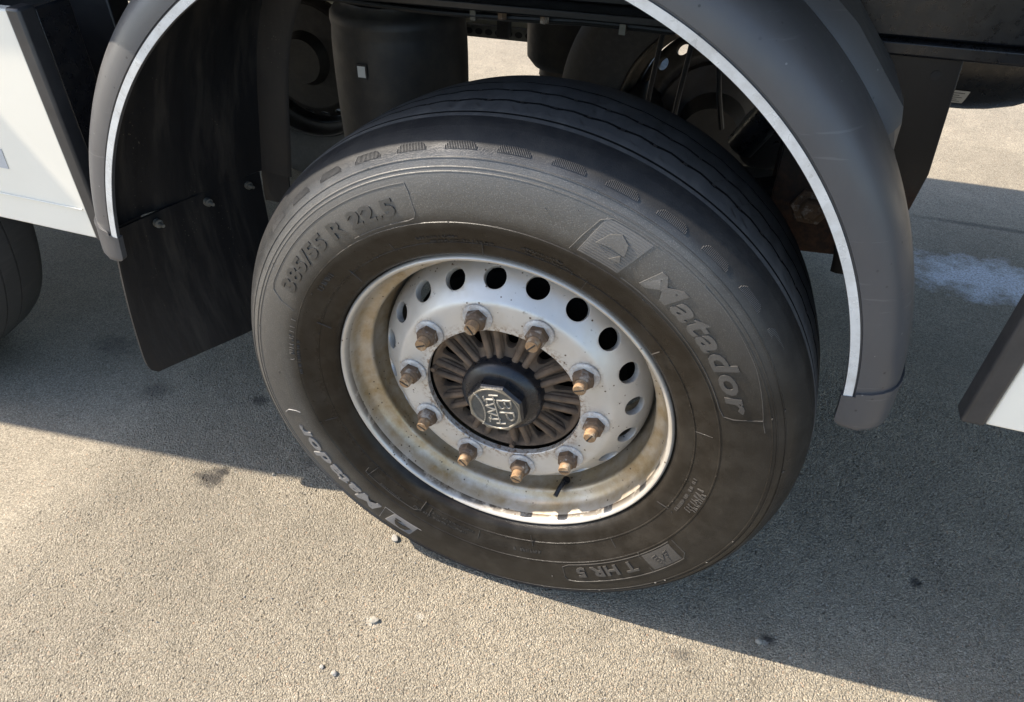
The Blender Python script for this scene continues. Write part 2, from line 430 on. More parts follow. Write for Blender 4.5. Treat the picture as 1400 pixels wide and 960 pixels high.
# ------------------------------------------------------------------ mesh helpers
class MB:
    def __init__(s):
        s.v, s.f, s.mi, s.sm = [], [], [], []

    def add(s, vs, fs, mi=0, smooth=False):
        o = len(s.v)
        s.v += [tuple(p) for p in vs]
        for f in fs:
            s.f.append(tuple(i + o for i in f))
            s.mi.append(mi)
            s.sm.append(smooth)
        return s

    def box(s, lo, hi, mi=0, mtx=None):
        x0, y0, z0 = lo
        x1, y1, z1 = hi
        vs = [Vector(p) for p in ((x0, y0, z0), (x1, y0, z0), (x1, y1, z0), (x0, y1, z0), (x0, y0, z1), (x1, y0, z1), (x1, y1, z1), (x0, y1, z1))]
        if mtx:
            vs = [mtx @ p for p in vs]
        return s.add(vs, [(0, 3, 2, 1), (4, 5, 6, 7), (0, 1, 5, 4), (1, 2, 6, 5), (2, 3, 7, 6), (3, 0, 4, 7)], mi)

    def lathe(s, prof, n=64, mi=0, close=False, a0=0.0, a1=2 * PI, fn=None, smooth=True):
        """profile of (r, y) turned round the Y axis"""
        full = abs(a1 - a0 - 2 * PI) < 1e-6
        cnt = n if full else n + 1
        vs = []
        for k in range(cnt):
            t = a0 + (a1 - a0) * k / n
            for j, (r, y) in enumerate(prof):
                if fn:
                    r, y = fn(j, t, r, y)
                vs.append((r * math.cos(t), y, r * math.sin(t)))
        m = len(prof)
        fs = []
        for k in range(n):
            k2 = (k + 1) % cnt
            for j in range(m - (0 if close else 1)):
                j2 = (j + 1) % m
                fs.append((k * m + j, k * m + j2, k2 * m + j2, k2 * m + j))
        if close and not full:
            fs.append(tuple(range(m)))
            fs.append(tuple((cnt - 1) * m + j for j in reversed(range(m))))
        return s.add(vs, fs, mi, smooth)

    def tube(s, path, r, n=10, mi=0, cap=True):
        path = [Vector(p) for p in path]
        rs = r if isinstance(r, (list, tuple)) else [r] * len(path)
        d0 = (path[1] - path[0]).normalized()
        u = d0.orthogonal().normalized()
        vs = []
        for i, p in enumerate(path):
            d = ((path[min(i + 1, len(path) - 1)] - path[max(i - 1, 0)])).normalized()
            u = (u - d * u.dot(d)).normalized()
            q = d.cross(u)
            for k in range(n):
                a = 2 * PI * k / n
                vs.append(p + (u * math.cos(a) + q * math.sin(a)) * rs[i])
        fs = []
        for i in range(len(path) - 1):
            for k in range(n):
                k2 = (k + 1) % n
                fs.append((i * n + k, i * n + k2, (i + 1) * n + k2, (i + 1) * n + k))
        if cap:
            fs.append(tuple(reversed(range(n))))
            fs.append(tuple((len(path) - 1) * n + k for k in range(n)))
        return s.add(vs, fs, mi, True)

    def prism(s, poly, y0, y1, mi=0):
        """polygon of (x, z) extruded along Y"""
        n = len(poly)
        vs = [(x, y0, z) for x, z in poly] + [(x, y1, z) for x, z in poly]
        fs = [tuple(range(n)), tuple(reversed(range(n, 2 * n)))]
        fs += [(i, i + n, (i + 1) % n + n, (i + 1) % n) for i in range(n)]
        return s.add(vs, fs, mi)

    def build(s, name, mats, parent=None, loc=(0, 0, 0), bevel=0.0, sharp=35, seg=2):
        me = bpy.data.meshes.new(name)
        me.from_pydata(s.v, [], s.f)
        for m in (mats if isinstance(mats, (list, tuple)) else [mats]):
            me.materials.append(m)
        me.polygons.foreach_set("material_index", s.mi)
        me.polygons.foreach_set("use_smooth", [True] * len(s.f))
        bm = bmesh.new()
        bm.from_mesh(me)
        bmesh.ops.recalc_face_normals(bm, faces=bm.faces)
        bm.to_mesh(me)
        bm.free()
        me.set_sharp_from_angle(angle=R(sharp))
        me.update()
        o = bpy.data.objects.new(name, me)
        COL.objects.link(o)
        o.location = loc
        if parent:
            o.parent = parent
        if bevel:
            b = o.modifiers.new("bevel", 'BEVEL')
            b.width = bevel
            b.segments = seg
            b.limit_method = 'ANGLE'
            b.angle_limit = R(40)
            b.harden_normals = False
        return o


def tag(o, label=None, cat=None, group=None, kind=None):
    for k, v in (('label', label), ('category', cat), ('group', group), ('kind', kind)):
        if v:
            o[k] = v
    return o


def apply_mods(o):
    dg = bpy.context.evaluated_depsgraph_get()
    me = bpy.data.meshes.new_from_object(o.evaluated_get(dg))
    o.modifiers.clear()
    o.data = me
    return o


def copy_tree(o, parent=None):
    c = o.copy()
    COL.objects.link(c)
    c.parent = parent
    for ch in list(o.children):
        copy_tree(ch, c)
    return c


# ------------------------------------------------------------------ the ground
def grid_lines(lo, hi, step, far):
    a = list(np.arange(lo, hi + 1e-6, step))
    up, dn = [], []
    s, p = step, hi
    while p < far:
        s *= 1.12
        p += s
        up.append(p)
    s, p = step, lo
    while p > -far:
        s *= 1.12
        p -= s
        dn.append(p)
    return np.array(dn[::-1] + a + up)


def build_ground():
    xs = grid_lines(-1.05, 1.25, .0040, 250)
    ys = grid_lines(-.66, 1.05, .0040, 250)
    X, Y = np.meshgrid(xs, ys)
    nx, ny = len(xs), len(ys)
    v = np.stack([X.ravel(), Y.ravel(), np.zeros(nx * ny)], 1)
    i = np.arange(nx * ny).reshape(ny, nx)
    f = np.stack([i[:-1, :-1].ravel(), i[:-1, 1:].ravel(), i[1:, 1:].ravel(), i[1:, :-1].ravel()], 1)
    me = bpy.data.meshes.new("ground")
    me.vertices.add(len(v))
    me.vertices.foreach_set("co", v.ravel())
    me.loops.add(f.size)
    me.loops.foreach_set("vertex_index", f.ravel())
    me.polygons.add(len(f))
    me.polygons.foreach_set("loop_start", np.arange(0, f.size, 4))
    me.polygons.foreach_set("use_smooth", np.ones(len(f), dtype=bool))
    me.update(calc_edges=True)
    me.materials.append(M['asphalt'])
    o = bpy.data.objects.new("ground", me)
    COL.objects.link(o)
    return tag(o, "weathered grey asphalt yard, sunlit in front and shaded under the trailer", kind="structure")


build_ground()

# ------------------------------------------------------------------ the trailer (one thing)
trailer = bpy.data.objects.new("lorry_trailer", None)
COL.objects.link(trailer)
tag(trailer, "parked lorry trailer with white side panels, dark grey mudguard and a dusty silver wheel", "trailer")

# ---- chassis and unseen platform (large structure first)
mb = MB()
mb.box((-4.2, .47, .975), (.405, .62, .99)).box((-4.2, .53, .99), (.405, .545, 1.24)).box((-4.2, .47, 1.235), (.405, .62, 1.2495))
mb.build("frame_rail", M['black'], trailer, bevel=.003)
mb = MB()
mb.box((-4.2, 1.55, .975), (2.6, 1.70, .99)).box((-4.2, 1.62, .99), (2.6, 1.635, 1.24))
mb.build("frame_rail", M['black'], trailer, bevel=.003)
mb = MB()
mb.box((.41, .425, 1.005), (2.6, .60, 1.249)).box((.41, .41, .983), (2.6, .62, 1.0045))
mb.build("outrigger_beam", M['blackgloss'], trailer, bevel=.004)
for x in (-2.9, -1.9, -.95, .9, 1.9):
    MB().box((x - .05, .56, 1.0), (x + .05, 1.61, 1.22)).build("cross_member", M['black'], trailer, bevel=.003)
# platform floor, out of view; near edge bent to shape the cast shadows
def build_unseen_platform():
    edge = [(-5.0, -.34), (-2.6, -.188), (-2.0, -.115), (-1.72, -.066), (-1.58, -.048), (-1.45, -.004), (-1.3, .0055), (-1.1, .0060), (-.90, .0060), (-.80, -.036), (0, -.036), (2.8, -.036), (2.8, 2.15), (-5.0, 2.15)]
    n = len(edge)
    vs = [(x, y, 1.2505) for x, y in edge] + [(x, y, 1.42) for x, y in edge]
    mb = MB().add(vs, [tuple(range(n)), tuple(reversed(range(n, 2 * n)))] + [(i, (i + 1) % n, n + (i + 1) % n, n + i) for i in range(n)])
    mb.build("unseen_platform", M['black'], trailer, bevel=.006)


build_unseen_platform()


# ---- wheel
WZ = .47
NP = 0.0


def flat(r, y):
    return y * .86 if y < 0 and r > .327 else y


def yprof_pts():
    side = [(.2965, .010), (.3005, .0045), (.304, -.004), (.309, -.0085), (.3155, -.0120), (.3285, -.0180), (.3300, -.0197), (.3320, -.0199), (.3335, -.0195),
            (.345, -.0250), (.355, -.0290), (.3665, -.0318), (.3675, -.0333), (.3695, -.0333), (.3705, -.0324), (.380, -.0326), (.390, -.0321), (.400, -.0311), (.410, -.0296), (.420, -.0275),
            (.430, -.0248), (.4385, -.0219), (.4425, -.0205), (.4434, -.0190), (.4444, -.0188), (.4452, -.0192), (.4505, -.0166), (.4514, -.0150), (.4524, -.0148), (.4532, -.0150),
            (.4580, -.0122), (.4630, -.0086), (.4638, -.0068), (.4648, -.0066), (.4656, -.0066), (.4700, -.0026), (.4750, .0026), (.4800, .0086), (.4845, .0152), (.4880, .0218), (.4905, .0280),
            (.4925, .0346), (.4938, .0402), (.4948, .0455)]
    tread = [(.4952, .0478), (.4953, .0488), (.4830, .0496), (.4830, .0534), (.4955, .0542), (.4960, .0560), (.4968, .0700), (.4972, .0840),
             (.4973, .0920), (.4973, .0930), (.4830, .0934), (.4830, .0988), (.4974, .0992), (.4974, .1002), (.4974, .1180), (.4973, .1350), (.4972, .1370), (.4830, .1374), (.4830, .1428), (.4971, .1432), (.4970, .1450),
             (.4960, .1700), (.4945, .1850), (.4943, .1862), (.4840, .1870), (.4840, .1900), (.4940, .1908), (.4925, .2050), (.4890, .2350), (.4845, .2580), (.4785, .2720)]
    back = [(.470, .284), (.455, .296), (.43, .306), (.40, .310), (.36, .306), (.33, .300), (.30, .292)]
    return side, tread, back


SIDE, TREAD, BACK = yprof_pts()
SIDE = [(a, flat(a, b)) for a, b in SIDE]
SR = np.array([p[0] for p in SIDE[5:]])
SY = np.array([p[1] for p in SIDE[5:]])
smooth_pts = [(.3285, -.0180), (.345, -.0250), (.355, -.0290), (.3665, -.0318), (.380, -.0326), (.390, -.0321), (.400, -.0311), (.410, -.0296), (.42, -.0275), (.43, -.0248), (.4385, -.0219), (.448, -.0178), (.458, -.0122), (.463, -.0086), (.47, -.0026), (.475, .0026), (.48, .0086), (.4845, .0152), (.488, .0218), (.4925, .0346), (.4948, .0455)]
QR = np.array([p[0] for p in smooth_pts])
QY = np.array([p[1] for p in smooth_pts])
LOW = [(.3285, -.0155), (.345, -.0215), (.36, -.0285), (.380, -.0342), (.400, -.0372), (.410, -.0376), (.42, -.0382), (.43, -.0385), (.4385, -.0382), (.448, -.0360), (.458, -.0305), (.463, -.0260), (.47, -.0172), (.475, -.0095), (.48, .0), (.4845, .0095), (.488, .0175), (.4925, .0335), (.4948, .0455)]
QY = np.where(QY < 0, QY * .86, QY)

RIBS = ((.3310, .0010, .0014), (.3685, .0010, .0014), (.4400, .0009, .0010), (.4458, .0010, .0011), (.4569, .0011, .0011))
_rad = sorted(set([round(q, 4) for q in np.arange(.3225, .4925, .0055)] + [.4880, .4905, .4925, .4938, .4948] + [round(c_ + d_, 5) for c_, h_, w_ in RIBS for d_ in (-w_, -w_ * .5, w_ * .5, w_)]))
SIDE = SIDE[:5] + [(q, float(np.interp(q, QR, QY)) - sum(h_ for c_, h_, w_ in RIBS if abs(q - c_) <= w_ * .55)) for q in _rad if q > .3225]
LY = np.interp(QR, [p[0] for p in LOW], [p[1] for p in LOW])


def low_w(th):
    """how far the loaded lower sidewall bulges: 0 at the top, 1 round the contact"""
    k = min(1.0, max(0.0, (.75 - math.sin(th)) / .95))
    return k * k * (3 - 2 * k)


def bulge(r, th):
    """extra y of the loaded part of the sidewall"""
    if r < .3285 or r > .4948:
        return 0.0
    return low_w(th) * float(np.interp(r, QR, LY - QY))


def sidewall(r, th, h):
    """point on the outer sidewall at radius r, angle th, h metres proud of it (wheel coordinates)"""
    q = QY + low_w(th) * (LY - QY)
    y = float(np.interp(r, QR, q))
    e = .002
    ya, yb = float(np.interp(r - e, QR, q)), float(np.interp(r + e, QR, q))
    dy = (yb - ya) / (2 * e)
    k = 1 / math.sqrt(1 + dy * dy)
    rr, yy = r + h * dy * k, y - h * k
    return Vector((rr * math.cos(th), yy, rr * math.sin(th)))


def zig(t, n):
    f = (t * n / (2 * PI)) % 1.0
    return abs(f - .5) * 4 - 1


def build_tyre(parent):
    ns, nt_ = len(SIDE), len(TREAD)
    prof = SIDE + TREAD + BACK

    def fn(j, t, r, y):
        k = j - ns
        if k < 0:
            return r, y + bulge(r, t)
        if 8 <= k <= 13:
            y += .0020 * zig(t, 66)
            if k in (9, 10):
                y -= .0042 * max(0, 1 - abs((t * 66 / (2 * PI)) % 1 - .5) * 6)
        elif 16 <= k <= 19:
            y += .0020 * zig(t + .03, 66)
            if k in (17, 18):
                y -= .0042 * max(0, 1 - abs(((t + .03) * 66 / (2 * PI)) % 1 - .5) * 6)
        elif 23 <= k <= 26:
            y += .0015 * zig(t, 50)
        if 0 <= k < nt_:
            r += .0006 * math.sin(t * 7) * math.sin(t * 3 + y * 40)
        return r, y
    mb = MB().lathe(prof, 660, 0, fn=fn)
    m = len(prof)
    out = []
    for i, (x, y, z) in enumerate(mb.v):
        if y > .06:                                  # worn, slightly skewed far shoulder
            x += .05 * (y - .06)
            z -= .03 * (y - .06)
        if z < -WZ + .001:                          # contact patch
            z = -WZ + .001
        out.append((x, y, z))
    mb.v = out
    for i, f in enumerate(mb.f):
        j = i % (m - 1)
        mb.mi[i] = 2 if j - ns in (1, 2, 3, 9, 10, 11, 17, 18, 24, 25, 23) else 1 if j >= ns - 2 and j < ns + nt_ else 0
    return mb.build("tyre", [M['rubber'], M['tread'], M['recess_shade']], parent, sharp=28)


RIM_IN = [(.2870, .0150), (.2884, .0060), (.2900, .0022), (.2922, .0), (.2948, -.0006), (.2970, .0008), (.2986, .0042), (.2990, .0090), (.2965, .0130)]


def build_rim(parent_loc, name="wheel"):
    inner = [(.2500, .300), (.2990, .306), (.2985, .300), (.285, .285), (.262, .262), (.2535, .20), (.2540, .13), (.2545, .114), (.2575, .104), (.2618, .093), (.2645, .081), (.2640, .071), (.2618, .0630), (.2610, .0585), (.2622, .0548), (.2660, .0522), (.2720, .0495), (.2790, .0445), (.2832, .0360), (.2852, .0260)]
    outer = [(.2910, .030), (.2870, .050), (.273, .062), (.2700, .082), (.266, .102), (.259, .14), (.259, .20), (.268, .268), (.290, .295)]
    loop = inner + RIM_IN + outer
    mb = MB().lathe(loop[1:], 192, 0, close=True)
    # outer barrel + lip
    o = mb.build(name, M['rim'], None, loc=parent_loc, sharp=40)
    # disc with 20 hand holes
    fr = [(.1405, .0330), (.1415, .0320), (.150, .0318), (.170, .0318), (.1870, .0318), (.1910, .0322), (.1945, .0332), (.1975, .0350), (.2005, .0375), (.2100, .0458), (.2180, .0528), (.2270, .0607), (.2350, .0696), (.2410, .0790), (.2455, .0890), (.2482, .0990), (.2500, .1080), (.2510, .120)]
    bk = [(.2455, .122), (.2400, .1000), (.2345, .0890), (.2250, .0760), (.2130, .0645), (.2020, .0548), (.1920, .0475), (.17, .0455), (.1415, .0455), (.1405, .0445)]
    d = MB().lathe(fr + bk, 240, 0, close=True).build("disc_tmp", M['rim'])
    cut = MB()
    for k in range(20):
        a = R(96 - 18 * k)
        ax = Vector((math.cos(a) * .72, -.69, math.sin(a) * .72)).normalized()
        c = Vector((math.cos(a) * .2275, .0595, math.sin(a) * .2275))
        cut.tube([c - ax * .05, c + ax * .05], .0192, 28)
    c = cut.build("cut_tmp", M['rim'])
    b = d.modifiers.new("holes", 'BOOLEAN')
    b.operation = 'DIFFERENCE'
    b.object = c
    b.solver = 'EXACT'
    bv = d.modifiers.new("edge", 'BEVEL')
    bv.width = .0012
    bv.segments = 2
    bv.limit_method = 'ANGLE'
    bv.angle_limit = R(50)
    apply_mods(d)
    bpy.data.objects.remove(c)
    # join the disc into the rim mesh
    bm = bmesh.new()
    bm.from_mesh(o.data)
    bm.from_mesh(d.data)
    bm.to_mesh(o.data)
    bm.free()
    for p in o.data.polygons:
        p.use_smooth = True
    o.data.set_sharp_from_angle(angle=R(38))
    bpy.data.objects.remove(d)
    return o


wheel = build_rim((0, 0, WZ))
wheel.parent = trailer
wheel['label'] = "silver painted steel wheel with ten rusty nuts on a worn black tyre"
build_tyre(wheel)

# brake drum behind the disc
MB().lathe([(.0, .105), (.150, .105), (.205, .110), (.208, .12), (.208, .25), (.1, .27)], 64).build("brake_drum", M['recess_shade'], wheel)  # coloured near-black so the hub windows show painted deep shade


# hub casting with ten windows between paired ribs
def build_hub():
    mb = MB()
    cone = [(.066, .038), (.074, .048), (.084, .0555), (.098, .0600), (.116, .0620), (.126, .0600), (.1325, .0530), (.1345, .0475), (.1372, .0455), (.1392, .0462), (.1398, .060)]
    mb.lathe(cone, 120)
    for k in range(10):
        am = R(104.85 - 36 * k)                       # paired ribs behind each nut
        for s in (-1, 1):
            pts, rad = [], []
            for i in range(9):
                f = i / 8
                r = .056 + .080 * f
                sp = s * (.0086 + .0044 * f) / r
                lift = .0425 + .0105 * f
                pts.append((r * math.cos(am + sp), lift, r * math.sin(am + sp)))
                rad.append(.0064 - .0006 * math.sin(f * PI))
            mb.tube(pts, rad, 12)
            mb.tube([(p[0], p[1] + .008, p[2]) for p in pts], [q * 1.12 for q in rad], 12)
    for a in (-82, 175, 30):
        q = R(a)
        mb.tube([(.1335 * math.cos(q), .050, .1335 * math.sin(q)), (.1345 * math.cos(q), .036, .1345 * math.sin(q))], .0050, 8)
    o = mb.build("hub", M['cast'], wheel, sharp=50)
    c = MB()
    for k in range(10):                               # windows cut through between the spokes
        am = R(104.85 - 18 - 36 * k)
        loop = []
        for i in range(22):
            t = 2 * PI * i / 22
            r = .1080 + .0215 * math.copysign(abs(math.cos(t)) ** .6, math.cos(t))
            hw = .0088 + .0050 * (r - .0865) / .043
            q = hw * math.copysign(abs(math.sin(t)) ** .7, math.sin(t)) / r
            loop.append((r * math.cos(am + q), r * math.sin(am + q)))
        n = len(loop)
        ins = []
        cx, cz = .107 * math.cos(am), .107 * math.sin(am)
        vs = [(x, .0570, z) for x, z in loop] + [(cx + (x - cx) * .93, .0585 + .004, cz + (z - cz) * .93) for x, z in loop] + [(cx + (x - cx) * .88, .0780, cz + (z - cz) * .88) for x, z in loop]
        c.prism([(x, z) for x, z in loop], .030, .10)
    cut = c.build("cut_tmp", M['dark'])
    b = o.modifiers.new("windows", 'BOOLEAN')
    b.operation = 'DIFFERENCE'
    b.object = cut
    sol = o.modifiers.new("skin", 'SOLIDIFY')
    return o, cut


def build_hub_solid():
    """hub plate as one closed casting, then the windows cut out of it"""
    o, cut = build_hub()
    o.modifiers.clear()
    back = MB().lathe([(.066, .038), (.074, .048), (.084, .0555), (.098, .0600), (.116, .0620), (.126, .0600), (.1325, .0530), (.1345, .0475), (.1372, .0455), (.1392, .0462), (.1398, .060), (.139, .072), (.066, .072)], 120, close=True)
    d = back.build("plate_tmp", M['cast'])
    m = d.modifiers.new("windows", 'BOOLEAN')
    m.operation = 'DIFFERENCE'
    m.object = cut
    m.solver = 'EXACT'
    bv = d.modifiers.new("edge", 'BEVEL')
    bv.width = .0016
    bv.segments = 3
    bv.limit_method = 'ANGLE'
    bv.angle_limit = R(50)
    apply_mods(d)
    bm = bmesh.new()
    bm.from_mesh(o.data)
    # drop the plain cone (first 120 * 10 faces), keep ribs and lugs
    bm.faces.ensure_lookup_table()
    bmesh.ops.delete(bm, geom=[bm.faces[i] for i in range(1200)], context='FACES')
    bm.from_mesh(d.data)
    bm.to_mesh(o.data)
    bm.free()
    o.data.polygons.foreach_set("use_smooth", [True] * len(o.data.polygons))
    o.data.set_sharp_from_angle(angle=R(45))
    bpy.data.objects.remove(d)
    bpy.data.objects.remove(cut)
    o.location.y = .0055


build_hub_solid()


# hub cap: black flanged base and eight-sided alloy cap with raised monogram
def build_hub_cap():
    base = MB()
    base.lathe([(.055, .075), (.0735, .060), (.0738, .033), (.0728, .029), (.0690, .0245), (.0620, .0195), (.0590, .0180), (.054, .0172), (.040, .017)], 72)
    base.build("hub_cap_base", M['blackgloss'], wheel, sharp=30)
    n = 8
    mb = MB()

    def ring(rad, y, off=0):
        return [(rad * math.cos(R(22.5 + 8) + 2 * PI * k / n), y, rad * math.sin(R(22.5 + 8) + 2 * PI * k / n)) for k in range(n)]
    R0, R1, R2 = .0535, .0535, .0500
    vs = ring(R0, .030) + ring(R1, .002) + ring(R2, -.0035)
    mb.add(vs, [(a * n + k, a * n + (k + 1) % n, (a + 1) * n + (k + 1) % n, (a + 1) * n + k) for a in range(2) for k in range(n)], 1)
    # round raised rim on the face
    m = 48
    rr = [(.0458, -.0035), (.0454, -.0047), (.0430, -.0047), (.0420, -.0028)]
    vs2 = ring(R2, -.0035)
    o = len(mb.v)
    mb.v += vs2
    circ0 = [(.0458 * math.cos(2 * PI * k / m), -.0035, .0458 * math.sin(2 * PI * k / m)) for k in range(m)]
    o2 = len(mb.v)
    mb.v += circ0
    a0 = R(22.5 + 8)
    for k in range(m):
        t = 2 * PI * (k + .5) / m
        s0 = int(math.floor(((t - a0) % (2 * PI)) / (2 * PI / n) + .5)) % n
        mb.f.append((o2 + k, o2 + (k + 1) % m, o + s0))
        mb.mi.append(0)
        mb.sm.append(False)
    for s0 in range(n):
        t = (a0 + 2 * PI * (s0 + .5) / n) % (2 * PI)
        k = int(math.floor(t / (2 * PI / m) + .5)) % m
        mb.f.append((o + s0, o + (s0 + 1) % n, o2 + k))
        mb.mi.append(0)
        mb.sm.append(False)
    mb.lathe(rr, m, 0)
    mb.lathe([(.0420, -.0028), (.0, -.0028)], m, 2)
    cap = mb.build("hub_cap", [M['badge'], M['blackgloss'], M['badgein']], wheel, bevel=0, sharp=25)
    # raised monogram: the letters stand on the face turned clockwise
    L = MB()

    def stroke(pts, wd=.0030, h=.0024):
        for a, b in zip(pts[:-1], pts[1:]):
            a, b = Vector((a[0], a[1])), Vector((b[0], b[1]))
            d = (b - a)
            if d.length < 1e-6:
                continue
            d.normalize()
            q = Vector((-d.y, d.x)) * wd / 2
            a2, b2 = a - d * wd * .3, b + d * wd * .3
            base_ = [a2 + q, a2 - q, b2 - q, b2 + q]
            top = [a2 + q * .7, a2 - q * .7, b2 - q * .7, b2 + q * .7]
            vs = [(p.x, -.0026, p.y) for p in base_] + [(p.x, -.0028 - h, p.y) for p in top]
            L.add(vs, [(4, 5, 6, 7), (0, 1, 5, 4), (1, 2, 6, 5), (2, 3, 7, 6), (3, 0, 4, 7)], 0)
    ang = R(-76)
    ca, sa = math.cos(ang), math.sin(ang)

    def P(x, y):                                     # badge coordinates in cm -> wheel x,z
        x, y = x * .0096, y * .0096
        return (x * ca - y * sa, x * sa + y * ca)

    def arc(cx, cy, rx, ry, a, b, k=9):
        return [P(cx + rx * math.cos(R(a + (b - a) * i / k)), cy + ry * math.sin(R(a + (b - a) * i / k))) for i in range(k + 1)]
    # B
    stroke([P(-2.2, .95), P(-2.2, 3.45)])
    stroke([P(-2.2, 3.45)] + arc(-1.25, 2.87, .85, .58, 90, -90) + [P(-2.2, 2.3)])
    stroke([P(-1.25, 2.3)] + arc(-1.25, 1.62, 1.0, .67, 90, -90) + [P(-2.2, .95)])
    # P
    stroke([P(.6, .95), P(.6, 3.45)])
    stroke([P(.6, 3.45)] + arc(1.45, 2.75, .95, .70, 90, -90) + [P(.6, 2.05)])
    # axle beam with a W in it
    stroke([P(-3.3, .35), P(3.3, .35)], .0022)
    stroke([P(-2.3, -1.1), P(-1.5, -1.1)], .0022)
    stroke([P(1.5, -1.1), P(2.3, -1.1)], .0022)
    for sx in (-1, 1):
        stroke([P(sx * 3.3, -.25), P(sx * 3.3, 1.3)], .003)
        stroke([P(sx * 2.3, -1.5), P(sx * 2.3, .55)], .003)
        stroke([P(sx * 2.9, -1.5), P(sx * 2.0, -1.5)], .0024)
    stroke([P(-1.5, .4), P(-.75, -1.5), P(0, .1), P(.75, -1.5), P(1.5, .4)], .0027)
    stroke(arc(0, -5.2, 4.7, 3.2, 140, 40, 14), .0024)
    L.build("monogram", M['badgehi'], cap)


build_hub_cap()


# ten wheel nuts: washer, hexagon, stud end with a slot
def build_nut():
    mb = MB()
    mb.lathe([(.0, .0), (.0256, .0), (.0260, -.0012), (.0254, -.0030), (.0228, -.0042), (.0205, -.0050), (.0160, -.0050)], 32, 0)
    n = 6

    def ring(rad, y, ph=0.25):
        return [(rad * math.cos(ph + 2 * PI * k / n), y, rad * math.sin(ph + 2 * PI * k / n)) for k in range(n)]
    hexr = .0190
    vs = ring(hexr * .97, -.0046) + ring(hexr, -.0065) + ring(hexr, -.0165) + ring(hexr * .84, -.0196)
    mb.add(vs, [(a * n + k, a * n + (k + 1) % n, (a + 1) * n + (k + 1) % n, (a + 1) * n + k) for a in range(3) for k in range(n)] + [tuple(3 * n + k for k in range(n))], 1)
    mb.lathe([(.0158, -.0190), (.0148, -.0212), (.0128, -.0232), (.0112, -.0238)], 24, 1)
    prof = [(.0104, -.0230)]
    y = -.0242
    while y > -.0368:
        prof += [(.0107, y), (.0100, y - .0008)]
        y -= .0016
    prof += [(.0104, -.0384), (.0095, -.0396), (.0, -.0396)]
    mb.lathe(prof, 24, 2)
    mb.box((-.0088, -.0404, -.0012), (.0088, -.0393, .0012), 3)
    return mb


nut_mesh = None
for k in range(10):
    a = R(104.85 - 36 * k)
    if nut_mesh is None:
        o = build_nut().build("wheel_nut", [M['washer'], M['rust'], M['copper'], M['dark']], wheel, sharp=30)
        nut_mesh = o.data
    else:
        o = bpy.data.objects.new("wheel_nut", nut_mesh)
        COL.objects.link(o)
        o.parent = wheel
    o.location = (.1675 * math.cos(a), .0317, .1675 * math.sin(a))
    o.rotation_euler = (random.uniform(-.03, .03), random.uniform(0, 2 * PI), random.uniform(-.03, .03))
    o.scale = (1, random.uniform(.94, 1.02), 1)

# valve stem
a = R(-62)
c, s_ = math.cos(a), math.sin(a)
MB().tube([(.2600 * c, .080, .2600 * s_), (.254 * c, .070, .254 * s_), (.2500 * c, .057, .2500 * s_), (.2510 * c - .003, .050, .2510 * s_ - .002), (.2530 * c - .006, .042, .2530 * s_ - .005), (.254 * c - .008, .035, .254 * s_ - .007)],
          [.0075, .0062, .0046, .0042, .0044, .0044], 12).build("valve_stem", M['blackgloss'], wheel)


# ---- raised marks on the sidewall
def text_mesh(body, size, bold=.0, shear_=0.0, sx=1.0, spacing=1.0, res=3):
    cu = bpy.data.curves.new("txt", 'FONT')
    cu.body = body
    cu.size = 1.0
    cu.offset = bold
    cu.shear = shear_
    cu.space_character = spacing
    cu.resolution_u = res
    cu.extrude = .5
    cu.bevel_depth = 0
    cu.align_x = 'LEFT'
    o = bpy.data.objects.new("txt", cu)
    COL.objects.link(o)
    dg = bpy.context.evaluated_depsgraph_get()
    dg.update()
    me = bpy.data.meshes.new_from_object(o.evaluated_get(dg))
    bpy.data.objects.remove(o)
    co = np.empty(len(me.vertices) * 3)
    me.vertices.foreach_get("co", co)
    co = co.reshape(-1, 3)
    x0, x1 = co[:, 0].min(), co[:, 0].max()
    co[:, 0] = (co[:, 0] - x0) * size * sx
    co[:, 1] *= size
    faces = [tuple(p.vertices) for p in me.polygons]
    bpy.data.meshes.remove(me)
    return co, faces, (x1 - x0) * size * sx


def arc_text(name, body, r0, th0, th1, size, h=.0010, bold=.0, shear_=0.0, spacing=1.0, m='letter', hatch=0):
    """text standing on the arc of radius r0 from angle th0 to th1 (degrees, clockwise)"""
    co, faces, wd = text_mesh(body, size, bold, shear_, 1.0, spacing)
    want = R(th0 - th1) * (r0 + size * .35)
    k = want / wd
    mb = MB()
    vs = [sidewall(r0 + y, R(th0) - x * k / (r0 + size * .35), h if z > 0 else -.0012) for x, y, z in co]
    mb.add(vs, faces, 0)
    return mb.build(name, M[m], wheel, sharp=30)


def rib(mb, pts, wd=.0011, h=.0009, mi=0):
    """thin raised line through (r, deg) points"""
    fine = []
    for (r0, a0), (r1, a1) in zip(pts[:-1], pts[1:]):
        n = max(1, int(abs(a1 - a0) / 1.2))
        fine += [(r0 + (r1 - r0) * i / n, a0 + (a1 - a0) * i / n) for i in range(n)]
    fine.append(pts[-1])
    P2 = [Vector((r * math.cos(R(a)), r * math.sin(R(a)))) for r, a in fine]
    vs = []
    for i, p in enumerate(P2):
        d = (P2[min(i + 1, len(P2) - 1)] - P2[max(i - 1, 0)]).normalized()
        q = Vector((-d.y, d.x))
        for s, hh in ((-.8, -.0008), (-.4, h), (.4, h), (.8, -.0008)):
            t = p + q * wd * s
            vs.append(sidewall(t.length, math.atan2(t.y, t.x), hh))
    fs = []
    for i in range(len(P2) - 1):
        for j in range(3):
            fs.append((i * 4 + j, i * 4 + j + 1, (i + 1) * 4 + j + 1, (i + 1) * 4 + j))
    mb.add(vs, fs, mi, True)


